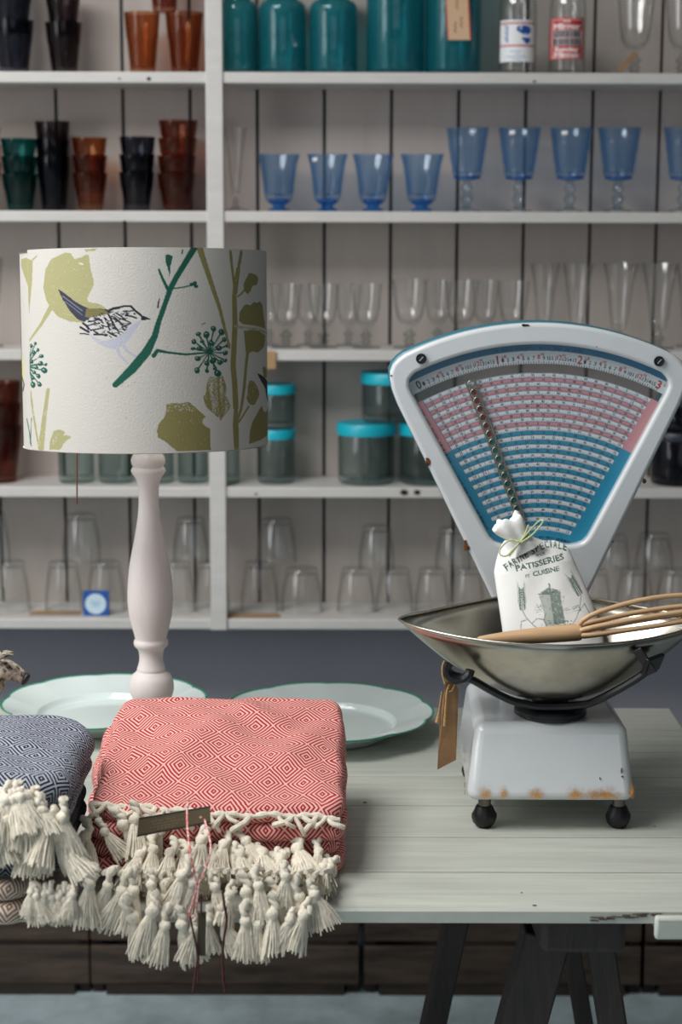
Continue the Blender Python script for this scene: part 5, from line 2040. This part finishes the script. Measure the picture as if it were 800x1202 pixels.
P = np.zeros((len(rowsy), len(us), 3))
Cc = np.zeros((len(rowsy), len(us), 3))
Pb = np.zeros((len(rowsy[::6]), len(us[::6]), 3))
for j, y in enumerate(rowsy):
    for i, u in enumerate(us):
        p, x = bag_pt(u, y, -1)
        P[j, i] = p
        Cc[j, i] = Bk.c[min(int((y - 626) / 0.45 + 0.5), len(bys) - 1), min(max(int((x - 575) / 0.45 + 0.5), 0), len(bxs) - 1)]
wc = _C()
wc.c = Cc
rb2, ub2 = rowsy, us[::6]
ev, ef = [], []
for j, y in enumerate(rowsy[::6]):
    for i, u in enumerate(ub2):
        ev.append(bag_pt(u, y, 1)[0])
nb_ = len(ub2)
for j in range(len(rowsy[::6]) - 1):
    for i in range(nb_ - 1):
        ef.append((j * nb_ + i, j * nb_ + i + 1, (j + 1) * nb_ + i + 1, (j + 1) * nb_ + i))
gridmesh('sack', P, wc, m_bag, bag, extra=(ev, ef, [(246, 245, 240)] * len(ev)))
# gathered neck and tuft
nk = MB()
cN = at(612, 635, 1.858)
s1 = mmpp(1.858, cN.z)
levels = [((620, 645), 19, 0.45), ((616, 639), 13, 0.7), ((612, 634), 10, 0.9), ((608, 629), 11.5, 0.9), ((602, 622), 16, 0.75), ((596, 614), 19, 0.6), ((592, 608), 18, 0.5)]
v, f = [], []
n_ = 30
for (c2, rp, fl) in levels:
    c3 = at(c2[0], c2[1], 1.852)
    for k in range(n_):
        a = 2 * math.pi * k / n_
        pl = 1 + 0.13 * math.sin(5 * a + c2[1] * 0.1) + 0.06 * math.sin(9 * a)
        jag = (0.006 * math.sin(3 * a + 1) + 0.003 * math.sin(7 * a)) if c2 == (592, 608) else 0
        ax = Vector((0.86, 0, 0.5)).normalized()
        v.append(c3 + ax * (rp * s1 * pl * math.cos(a)) + Vector((0, rp * s1 * fl * pl * math.sin(a), 0)) + Vector((-0.5, 0, 0.86)) * jag)
for j in range(len(levels) - 1):
    for k in range(n_):
        b = (k + 1) % n_
        f.append((j * n_ + k, j * n_ + b, (j + 1) * n_ + b, (j + 1) * n_ + k))
cI = at(599, 617, 1.852)
v.append(cI)
ti = len(v) - 1
for k in range(n_):
    f.append(((len(levels) - 1) * n_ + k, (len(levels) - 1) * n_ + (k + 1) % n_, ti))
neck = nk.add(v, f).build('gathered_neck', m_cot, bag, angle=180, sub=1)
m_tw = mat('green_twine', (226, 228, 200), 0.85, noise=0.3, nscale=420, color2=(150, 168, 84))
tw = MB()
ring_ = []
for k in range(25):
    a = 2 * math.pi * k / 24
    c3 = at(613, 633.5, 1.852)
    ring_.append(c3 + Vector((0.84, 0, 0.5)) * (10.6 * s1 * math.cos(a)) + Vector((0, 0.0118 * math.sin(a), 0)))
tw.tube(ring_, 0.0013, 6, caps=False)
tw.tube([p + Vector((-0.0008, 0, 0.0022)) for p in ring_], 0.0013, 6, caps=False)
for loop in ([(610, 636), (622, 622), (632, 612), (637, 611), (634, 617), (624, 628), (611, 637)], [(610, 636), (600, 634), (591, 639), (586, 647), (588, 652), (595, 652), (603, 644), (610, 637)], [(610, 636), (616, 626), (620, 616)], [(609, 637), (601, 648), (597, 653)]):
    pp = [at(x, y, 1.838 + 0.004 * math.sin(i)) for i, (x, y) in enumerate(loop)]
    tw.tube([Vector(p) for p in crom(pp, 5, closed=False)], 0.0012, 6)
tw.build('twine_bow', m_tw, neck)

# ------------------------------------------------------------------ whisk
m_beech = mat('beech_wood', (222, 182, 138), 0.5, noise=0.12, nscale=18, stretch=(1, 8, 8))
ha, hb = at(578, 750, 1.752), at(681, 742, 1.760)
axis = (hb - ha).normalized()
hb2 = hb
wk = thing('wooden_whisk', (ha + hb) / 2, 'beech handled whisk with wooden loops lying across the pan', 'whisk')
hm = MB()
ts = [0, 0.02, 0.1, 0.3, 0.6, 0.85, 0.97, 1.0]
rr_ = [0.0035, 0.0048, 0.0062, 0.0086, 0.0106, 0.0112, 0.0112, 0.0104]
hm.tube([ha - axis * 0.02 + (hb - ha + axis * 0.02) * t for t in ts], rr_, 20)
hm.build('handle', m_beech, wk, angle=35)
side = axis.cross(Vector((0, 0, 1))).normalized()
up_ = side.cross(axis).normalized()
# the loops: two ends in the handle, a long teardrop out past the pan
LEN = 0.205
tilt = (at(860, 713, 1.79) - hb).normalized()
sd = tilt.cross(Vector((0, 0, 1))).normalized()
uu = sd.cross(tilt).normalized()
for k, (ang_, wd) in enumerate(((82, 0.031), (28, 0.022), (-22, 0.022))):
    a = math.radians(ang_)
    d = (sd * math.cos(a) + uu * math.sin(a))
    p = []
    for q in range(33):
        u = q / 32
        ph = 2 * math.pi * (u - 0.5)
        along = LEN * (0.5 + 0.5 * math.cos(ph))
        wdt = wd * math.sin(ph)
        flex = 0.30 if (d * wdt).z < 0 else 1.0
        p.append(hb - axis * 0.004 + d * (0.004 * (1 if u > 0.5 else -1)) * max(0, 1 - along / 0.05) + tilt * along + Vector((d.x * wdt, d.y * wdt, d.z * wdt * flex)))
    MB().tube(p, 0.0034, 8).build('wire_loop', m_beech, wk, angle=180)

# ------------------------------------------------------------------ hanging kraft tag
m_tag = mat('aged_kraft', (150, 114, 76), 0.75, noise=0.25, nscale=26)
m_jute = mat('jute_twine', (206, 166, 112), 0.9, noise=0.3, nscale=400)
Yt = 1.742
kt = thing('hanging_tag', at(526, 800, Yt), 'brown kraft tag hanging by jute twine from the scale cradle', 'tag')
kp = [(523, 801), (533, 801), (538, 809), (535, 892), (513, 903.5), (517, 826)]
v0 = [at(x, y, Yt + 0.0008 * i) for i, (x, y) in enumerate(kp)]
v1 = [p + Vector((0, 0.0008, 0)) for p in v0]
n = len(kp)
MB().add(v0 + v1, [tuple(range(n)), tuple(range(2 * n - 1, n - 1, -1))] + [(q, n + q, n + (q + 1) % n, (q + 1) % n) for q in range(n)]).build('card', m_tag, kt, smooth=False)
tw = MB()
tw.tube([at(x, y, Yt - 0.002) for x, y in ((527, 803), (524, 812), (523, 826), (522, 840), (521.5, 852))], [0.0012, 0.0014, 0.0014, 0.0015, 0.0022], 7)
tw.tube([at(x, y, Yt - 0.004) for x, y in ((522, 803), (519, 792), (519, 782), (521, 776), (525, 779))], 0.0013, 7)
tw.tube([at(x, y, Yt - 0.003) for x, y in ((522, 803), (524, 794), (528, 788))], 0.0013, 7)
tw.tube([at(x, y, Yt - 0.0025) for x, y in ((533, 796), (533.5, 804), (530, 811), (527, 812))], 0.0009, 7)
tw.tube([at(x, y, Yt + 0.004) for x, y in ((518, 812), (515, 835), (512.5, 848))], [0.0009, 0.0012, 0.0028], 7)
tw.build('twine', m_jute, kt)
# ------------------------------------------------------------------ folded throws
w_red = weave('red_diamond_weave', (226, 182, 172), (170, 34, 44), n=4.0, pu=0.0445, pv=0.054, duty=0.5)
w_navy = weave('navy_diamond_weave', (176, 181, 194), (20, 22, 36), n=3.0, pu=0.034, pv=0.044, duty=0.46)
w_black = weave('black_diamond_weave', (96, 100, 104), (18, 20, 26), n=4.0, pu=0.042, pv=0.048, duty=0.36)
w_beige = weave('beige_diamond_weave', (222, 204, 186), (132, 110, 98), n=4.0, pu=0.050, pv=0.060, duty=0.5)
m_fr = mat('cream_fringe', (242, 233, 214), 0.95, noise=0.15, nscale=80, bump=0.5, bscale=300, spec=0.1, sheen=0.3)


def vnoise(x, y, z=0.0):
    return math.sin(x * 31 + 1.3 * math.sin(y * 23 + z)) * 0.5 + math.sin(y * 41 + 1.7 * math.sin(x * 37 + 2 * z)) * 0.35 + math.sin((x + y) * 67 + z) * 0.15


def slab(name, x0, x1, y0, y1, z0, z1, mtl, parent, wob=0.002, flank=0.0, rc=0.03, k=(0.0, 0.0), seed=0.0, crown=0.0, uvo=(0, 0), droop=None, e=2.0):
    """a folded layer of cloth: rounded outline and soft rounded edges; z heights grow by k[0] per metre to the back from y = k[1]"""
    mb = MB()
    mb.uv = []
    r = (z1 - z0) / 2
    zm = (z0 + z1) / 2
    levels = []
    for i in range(13):
        ph = -math.pi / 2 + math.pi * i / 12
        levels.append((r * (1 - math.cos(ph) ** (2 / e)), r * (abs(math.sin(ph)) ** (2 / e)) * (1 if ph > 0 else -1)))
    nT = 36
    NP = 200
    # outline samples by arc on a rounded rectangle
    w_, d_ = x1 - x0, y1 - y0
    cx, cy = (x0 + x1) / 2, (y0 + y1) / 2
    out = []
    rc = min(rc, w_ / 2 - 0.001, d_ / 2 - 0.001)
    segs = [('l', (x0 + rc, y0), (x1 - rc, y0)), ('a', (x1 - rc, y0 + rc), -90), ('l', (x1, y0 + rc), (x1, y1 - rc)), ('a', (x1 - rc, y1 - rc), 0), ('l', (x1 - rc, y1), (x0 + rc, y1)), ('a', (x0 + rc, y1 - rc), 90), ('l', (x0, y1 - rc), (x0, y0 + rc)), ('a', (x0 + rc, y0 + rc), 180)]
    for s in segs:
        if s[0] == 'l':
            (ax, ay), (bx, by) = s[1], s[2]
            m = max(2, int(math.hypot(bx - ax, by - ay) / 0.006))
            dx, dy = bx - ax, by - ay
            l = math.hypot(dx, dy)
            for i in range(m):
                out.append((ax + dx * i / m, ay + dy * i / m, dy / l, -dx / l))
        else:
            for i in range(8):
                a = math.radians(s[2] + 90 * i / 8)
                out.append((s[1][0] + rc * math.cos(a), s[1][1] + rc * math.sin(a), math.cos(a), math.sin(a)))
    if flank:
        out = [(x - flank * min(1, max(0, (y - y0 - 0.10) / 0.12)) * max(0, (cx - x) / (w_ / 2)), y, nx, ny) for x, y, nx, ny in out]
    N = len(out)
    V, Fq, UV = [], [], []

    def lift(x, y, z):
        z = ZT + 0.0006 + (z - ZT) * (1 + k[0] * (y - k[1]))
        if droop:
            z = droop(x, y, z)
        return z
    for li, (ins, dz) in enumerate(levels):
        for (x, y, nx, ny) in out:
            b = wob * vnoise(x * 1.6 + seed, y * 1.6, seed)
            bx = x - nx * (ins + b)
            by = y - ny * (ins + b)
            arcl = r * (math.pi / 2 * (1 - li / 12))
            V.append((bx, by, lift(bx, by, zm + dz)))
            UV.append((x - nx * r + nx * arcl * 2 + uvo[0], y - ny * r + ny * arcl * 2 + uvo[1]))
    base = (len(levels) - 1) * N
    for li in range(len(levels) - 1):
        for q in range(N):
            b = (q + 1) % N
            Fq.append((li * N + q, li * N + b, (li + 1) * N + b, (li + 1) * N + q))
    # top
    prev = base
    M_ = 22
    for j in range(1, M_ + 1):
        t = 1 - j / M_
        st = len(V)
        for q in range(N):
            x, y = V[base + q][0], V[base + q][1]
            px_, py_ = cx + (x - cx) * t, cy + (y - cy) * t
            h_ = z1 + (wob * 1.2 * vnoise(px_ * 1.2 + seed * 2, py_ * 1.2, seed) + crown * (1 - t * t)) * (1 - t ** 6)
            V.append((px_, py_, lift(px_, py_, h_)))
            UV.append((px_ + uvo[0], py_ + uvo[1]))
        for q in range(N):
            b = (q + 1) % N
            Fq.append((prev + q, prev + b, st + b, st + q))
        prev = st
    # underside
    Fq.append(tuple(range(N - 1, -1, -1)))
    mb.add(V, Fq)
    mb.uv = UV
    return mb.build(name, mtl, parent, angle=180)


def tassel_mesh(seed, cord=0.026, skirt=0.036, flare=0.011):
    r = random.Random(seed)
    mb = MB()
    # two twisted cords down to the knot
    for s in (-1, 1):
        pts = []
        bend = r.uniform(-0.005, 0.005)
        for q in range(7):
            u = q / 6
            pts.append((s * 0.0022 * math.cos(u * 8) + bend * math.sin(math.pi * u) + 0.0016 * math.cos(u * 9 + s), s * 0.0022 * math.sin(u * 8) + 0.004 * (1 - u), cord * (1 - u)))
        mb.tube(pts, [0.0034, 0.0036, 0.0034, 0.0032, 0.0034, 0.0036, 0.004], 7)
    # knot
    mb.lathe([(0, 0.006), (0.004, 0.0048), (0.0062, 0.0015), (0.0062, -0.0018), (0.0045, -0.005), (0.0040, -0.007), (0, -0.0075)], (0, 0, 0), 12, lambda a, i: 1 + 0.10 * math.cos(3 * a + i))
    # skirt core and strands
    bx, by = r.uniform(-0.004, 0.004), r.uniform(-0.003, 0.002)
    lev = []
    for q in range(6):
        u = q / 5
        lev.append((0.0038 + (flare * 0.78 - 0.0038) * u ** 0.8, -0.005 - skirt * 0.90 * u))
    v, f = [], []
    n = 18
    for (rr_, z) in lev:
        u = -(z + 0.005) / skirt
        for k in range(n):
            a = 2 * math.pi * k / n
            m = 1 + 0.10 * (1 if k % 2 else -1) * min(1, u * 2)
            v.append((rr_ * m * math.cos(a) + bx * u * u, rr_ * m * 0.72 * math.sin(a) + by * u, z))
    for i in range(5):
        for k in range(n):
            b = (k + 1) % n
            f.append((i * n + b, i * n + k, (i + 1) * n + k, (i + 1) * n + b))
    f.append(tuple(range(5 * n, 6 * n)))
    mb.add(v, f)
    for k in range(34):
        a = 2 * math.pi * k / 34 + r.uniform(-0.1, 0.1)
        ln = skirt * r.uniform(0.88, 1.06)
        fl = flare * r.uniform(0.85, 1.12)
        pts, rs = [], []
        for q in range(5):
            u = q / 4
            rad_ = 0.0036 + (fl - 0.0036) * u ** 0.8
            w1 = r.uniform(-0.0006, 0.0006)
            pts.append((rad_ * math.cos(a) + bx * u * u + w1, rad_ * 0.72 * math.sin(a) + by * u + w1, -0.005 - ln * u))
            rs.append(0.00135 * (1 - 0.45 * u))
        mb.tube(pts, rs, 4)
    me = bpy.data.meshes.new('tassel')
    me.from_pydata(mb.v, [], mb.f)
    me.materials.append(m_fr)
    me.shade_smooth()
    me.set_sharp_from_angle(angle=math.radians(70))
    return me


TE = seamY[0]
TM = [tassel_mesh(s, cord=c, skirt=k, flare=fl) for s, c, k, fl in ((1, 0.016, 0.034, 0.0140), (2, 0.020, 0.037, 0.0130), (3, 0.014, 0.033, 0.0150), (4, 0.022, 0.036, 0.0125), (5, 0.017, 0.038, 0.0138))]


def tassel(parent, p, tilt=0.0, lean=0.0, spin=0.0, s=1.0, k=None):
    o = bpy.data.objects.new('tassel', TM[RNG.randrange(5) if k is None else k])
    COL.objects.link(o)
    o.parent = parent
    o.matrix_parent_inverse = Matrix.Translation(-Vector(parent.location))
    if p[1] > TE - 0.016:      # above the table: it lies on the top instead of hanging through it
        room = (p[2] - ZT - 0.0125 * s) / (0.046 * s)
        lean = min(lean, -math.acos(max(-0.1, min(1.0, room))))
        tilt *= max(0.25, min(1, room))
        p = Vector((p[0], p[1], max(p[2], ZT + 0.0135 * s)))
    o.location = p
    o.rotation_euler = (lean, tilt, spin)
    o.scale = (s, s, s)
    return o


# ---- the red throw
RX0, RX1, RY0, RY1 = -0.308, 0.004, 1.560, 1.850
KR = (2.45, 1.56)
HT = 0.088
red = thing('folded_throw', ((RX0 + RX1) / 2, (RY0 + RY1) / 2, ZT), 'folded red and white diamond weave throw with cream tassels', 'throw')
th_ = HT / 4
ex = [(0.000, 0.002, 0.004, 0.000), (0.000, -0.004, 0.000, 0.006), (0.000, 0.003, 0.008, 0.002)]
for i in range(3):
    a, b, c, d = ex[i]
    slab('folded_layer', RX0 - a, RX1 + b, RY0 - c + 0.006, RY1 + d, ZT + th_ * i, ZT + th_ * (i + 1) + 0.0015, w_red, red, wob=0.0032, flank=(0.030, 0.024, 0.014)[i], k=KR, seed=i * 1.7 + 0.4, uvo=(0.011 * i, 0.017 * i), rc=0.022)
slab('top_layer', RX0 + 0.004, RX1 - 0.001, RY0 + 0.002, RY1 + 0.001, ZT + th_ * 3, ZT + HT, w_red, red, wob=0.0042, k=KR, seed=5.2, crown=0.007, rc=0.030)


def top_z(y):
    return ZT + (HT) * (1 + KR[0] * (y - KR[1]))


# cream woven hem where the fringe starts
hem = MB()
hp = []
for q in range(60):
    u = q / 59
    x = RX0 + 0.004 + (RX1 - RX0 - 0.008) * u
    y = RY0 + 0.012 - 0.009 * u + 0.004 * math.sin(u * 9)
    hp.append(Vector((x, y - 0.004, top_z(y) - 0.0005 - 0.012 * u + 0.0016 * math.sin(u * 37))))
hem.tube(hp, [0.0036 + 0.0012 * math.sin(q * 1.9) for q in range(60)], 8)
Rh = random.Random(8)
for q in range(1, 58, 2):
    p = hp[q]
    if Rh.random() < 0.18:
        continue
    sg = -1 if Rh.random() < 0.4 else 1
    l = Rh.uniform(0.006, 0.020)
    dz = Rh.uniform(0.008, 0.022)
    hem.tube([Vector(v_) for v_ in crom([p + Vector((-0.004 * sg, -0.001, 0.001)), p + Vector((0.001 * sg, -0.006, -0.002 - dz * 0.2)), p + Vector((l * 0.6 * sg, -0.008 - Rh.uniform(0, 0.003), -dz * 0.6)), p + Vector((l * sg, -0.006, -dz))], 3, closed=False)], Rh.uniform(0.0026, 0.0040), 7)
hem.build('woven_hem', m_fr, red)
R7 = random.Random(21)
# first row over the front of the stack
n1 = 18
for q in range(n1):
    u = (q + 0.5) / n1
    px = 98 + 296 * u + R7.uniform(-9, 9)
    py = 976 + 22 * u + R7.uniform(-14, 22) - (6 if px < 160 else 0)
    p = at(px, py, RY0 - 0.010 - R7.uniform(0.0, 0.012))
    tassel(red, p, tilt=R7.uniform(-0.65, 0.6), lean=R7.uniform(-0.4, 0.0), spin=R7.uniform(-0.4, 0.4), s=R7.uniform(0.95, 1.32))
n2 = 17
for q in range(n2):
    u = (q + 0.5) / n2
    px = 150 + 246 * u + R7.uniform(-9, 9)
    py = 1006 + 8 * u + R7.uniform(-10, 14)
    p = at(px, py, RY0 - 0.030 - R7.uniform(0.0, 0.012))
    tassel(red, p, tilt=R7.uniform(-0.6, 0.6), lean=R7.uniform(-0.35, 0.0), spin=R7.uniform(-0.4, 0.4), s=R7.uniform(0.95, 1.3))
# the lower fold's fringe, over the table edge and below it
n3 = 16
for q in range(n3):
    u = (q + 0.5) / n3
    px = 98 + 284 * u + R7.uniform(-5, 5)
    py = 1040 + R7.uniform(-14, 14)
    p = at(px, py, TE - 0.020 - R7.uniform(0.0, 0.005))
    tassel(red, p, tilt=R7.uniform(-0.42, 0.42), lean=R7.uniform(-0.25, 0.1), spin=R7.uniform(-0.5, 0.5), s=R7.uniform(0.92, 1.26))
n4 = 12
for q in range(n4):
    u = (q + 0.5) / n4
    px = 150 + 214 * u + R7.uniform(-5, 5)
    py = 1068 + 12 * math.sin(math.pi * u) + R7.uniform(-8, 12)
    p = at(px, py, TE - 0.032 - R7.uniform(0.0, 0.008))
    tassel(red, p, tilt=R7.uniform(-0.35, 0.35), lean=R7.uniform(-0.15, 0.1), spin=R7.uniform(-0.5, 0.5), s=R7.uniform(0.92, 1.26))
# loose threads joining the lower fringe to the cloth
lt = MB()
for q in range(30):
    u = (q + 0.5) / 30
    x = RX0 + 0.006 + (RX1 - RX0 - 0.012) * u
    p0 = Vector((x, RY0 + 0.012, ZT + 0.012 + R7.uniform(0, 0.006)))
    p3 = at(98 + 284 * u, 1024 + R7.uniform(-4, 6), TE - 0.012)
    p1 = Vector((x, RY0 - 0.012, ZT + 0.010))
    lt.tube([Vector(p) for p in crom([p0, p1, (p1 + p3) / 2 + Vector((0, 0, 0.004)), p3], 3, closed=False)], 0.0030, 6)
lt.build('fringe_cord', m_fr, red)

# tags on the red throw
m_tagdk = mat('olive_tag_card', (70, 60, 42), 0.7, noise=0.12, nscale=40)
m_tagstr = mat('red_white_twine', (216, 90, 88), 0.85, color2=(236, 214, 208), nscale=260, thresh=(0.46, 0.54))
m_twdk = mat('dark_red_twine', (92, 44, 46), 0.85, noise=0.4, nscale=200)


def card(name, pts, Y, th, cv, parent):
    """a flat card between four corners in the picture"""
    pass


YT_ = 1.505
tg = thing('swing_tag', at(204, 964, YT_), 'dark olive swing tag lying across the red throw hem', 'tag')
cv = Canvas(np.arange(0, 88, 0.5), np.arange(0, 25.01, 0.5), (84, 72, 50))
cv.poly([(0, 0), (88, 0), (88, 2.6), (0, 2.6)], (40, 34, 28))
cv.poly([(0, 22.4), (88, 22.4), (88, 26), (0, 26)], (40, 34, 28))
for (x, y, n_) in ((16, 8, 7), (18, 12, 9), (15, 16, 8), (24, 19.4, 5)):
    for q in range(n_):
        cv.line([(x + q * 4.4, y), (x + q * 4.4 + R7.uniform(1.6, 3.4), y)], 0.7, (140, 126, 96), 0.8)
cv.disc(76, 14, 1.6, 1.6, (210, 140, 130))
P = np.zeros((len(cv.ys), len(cv.xs), 3))
c00, c10, c01, c11 = (163, 960), (246, 946), (160.5, 982.5), (247, 966)
for j, y in enumerate(cv.ys):
    for i, x in enumerate(cv.xs):
        u, v = x / 87.5, y / 25.0
        px = (c00[0] * (1 - u) + c10[0] * u) * (1 - v) + (c01[0] * (1 - u) + c11[0] * u) * v
        py = (c00[1] * (1 - u) + c10[1] * u) * (1 - v) + (c01[1] * (1 - u) + c11[1] * u) * v
        P[j, i] = at(px, py, YT_ + 0.006 * math.sin(u * 3.0) - 0.006 * v)
o = gridmesh('card', P, cv, m_print, tg, smooth=False)
o.modifiers.new('solid', 'SOLIDIFY').thickness = 0.0009
st = MB()
for pl in ([(221, 938), (219.5, 950), (220, 972), (223, 1000), (229, 1030), (231, 1042), (226, 1060), (222, 1072), (224, 1078), (229, 1072), (232, 1050), (234, 1036), (241, 1020), (247, 1000), (246, 985), (240, 962)],):
    st.tube([Vector(p) for p in crom([at(x, y, YT_ - 0.016 - 0.085 * min(1, max(0, (y - 945) / 50))) for x, y in pl], 4, closed=False)], 0.0012, 6)
st.build('red_white_twine', m_tagstr, tg)
t2 = thing('swing_tag', at(237, 1098, 1.404), 'narrow olive swing tag hanging below the table edge', 'tag')
v0 = [at(x, y, 1.404) for x, y in ((232.5, 1072), (242, 1071), (241, 1122), (231, 1122))]
v1 = [p + Vector((0, 0.0009, 0)) for p in v0]
mb = MB().add(v0 + v1, [(0, 1, 2, 3), (7, 6, 5, 4), (0, 4, 5, 1), (1, 5, 6, 2), (2, 6, 7, 3), (3, 7, 4, 0)])
mb.build('card', m_tagdk, t2, smooth=False)
st = MB()
for pl in ([(236, 1050), (236, 1075)], [(223, 1076), (227, 1096), (230, 1108), (232, 1124), (229, 1145), (226, 1166)], [(233, 1120), (232, 1152)]):
    st.tube([at(x, y, 1.402) for x, y in pl], 0.0012, 6)
st.build('twine', m_twdk, t2)
ts_ = MB().tube([Vector(p) for p in crom([at(x, y, 1.404) for x, y in ((261, 1046), (263, 1062), (266, 1080), (262, 1105), (261, 1130), (262, 1148), (264, 1164))], 4, closed=False)], 0.0016, 7)
tag(ts_.build('twine_end', m_twdk, None, local=at(262, 1100, 1.404)), 'dark red twine end dangling below the red throw fringe', 'twine')

# ---- the pile behind the table edge: beige, black and navy throws
NX1 = -0.3085
be = thing('folded_throw', (-0.45, 1.53, ZT), 'folded beige diamond throw at the bottom of the throw pile', 'throw')
for i in range(2):
    slab('folded_layer', -0.66, at(36 - 2 * i, 1075, 1.42).x, 1.405 + 0.006 * i, 1.66, ZT + 0.026 * i, ZT + 0.026 * (i + 1) - 0.001 * i, w_beige, be, wob=0.0012, seed=i + 9.0, rc=0.03)
bk_ = thing('folded_throw', (-0.45, 1.54, ZT + 0.053), 'folded black and grey diamond throw between navy and beige throws', 'throw')
for i in range(2):
    slab('folded_layer', -0.66, -0.3165, 1.412 + 0.004 * i, 1.66, ZT + 0.0550 + 0.0215 * i, ZT + 0.0550 + 0.0215 * (i + 1), w_black, bk_, wob=0.0012, seed=i + 12.0, rc=0.034)
for q in range(12):
    px = 34 + 54 * (q + 0.5) / 12 + R7.uniform(-3, 3)
    p = at(px, 1050 + R7.uniform(-4, 6), 1.376 - R7.uniform(0, 0.004))
    tassel(bk_, p, tilt=R7.uniform(-0.3, 0.3), lean=R7.uniform(-0.1, 0.1), spin=R7.uniform(-0.5, 0.5), s=R7.uniform(0.66, 0.8))
nv = thing('folded_throw', (-0.45, 1.55, ZT + 0.10), 'folded navy and white diamond throw with cream tassels on top of pile', 'throw')
zb1 = ZT + 0.1010


def nv_droop(x, y, z):
    # the top sags towards its front corner
    u = max(0.0, (x + 0.40) / 0.10)
    w_ = max(0.0, (1.56 - y) / 0.14)
    s = min(1, (z - zb1) / 0.055)
    return z - s * (0.007 * u * u + 0.010 * w_ * min(1.2, u))


slab('folded_layer', -0.66, NX1 - 0.004, 1.424, 1.69, zb1, zb1 + 0.026, w_navy, nv, wob=0.002, seed=15.0, rc=0.04)
slab('top_layer', -0.66, NX1, 1.432, 1.70, zb1 + 0.0255, zb1 + 0.069, w_navy, nv, wob=0.0032, seed=17.0, rc=0.055, crown=0.007, droop=nv_droop)
hem = MB()
hp = []
for q in range(30):
    u = q / 29
    hp.append(at(-8 + 62 * u, 931 - 4 * math.sin(u * 4) + 22 * max(0, u - 0.55), 1.425))
hem.tube(hp, [0.0042 + 0.0012 * math.sin(q * 1.7) for q in range(30)], 8)
for q in range(1, 28, 3):
    p = hp[q]
    hem.tube([p, p + Vector((0.004, -0.005, -0.006)), p + Vector((0.010, -0.006, -0.014)), p + Vector((0.014, -0.005, -0.026))], [0.003, 0.004, 0.004, 0.003], 7)
hem.build('woven_hem', m_fr, nv)
for q in range(17):
    u = (q + 0.5) / 17
    px = -4 + 82 * u + R7.uniform(-4, 4)
    py = 946 + 38 * max(0, u - 0.3) + R7.uniform(-14, 26)
    p = at(px, py, 1.400 - R7.uniform(0, 0.012))
    tassel(nv, p, tilt=R7.uniform(-0.5, 0.6) - 0.2 * u, lean=R7.uniform(-0.2, 0.0), spin=R7.uniform(-0.5, 0.5), s=R7.uniform(1.05, 1.25))
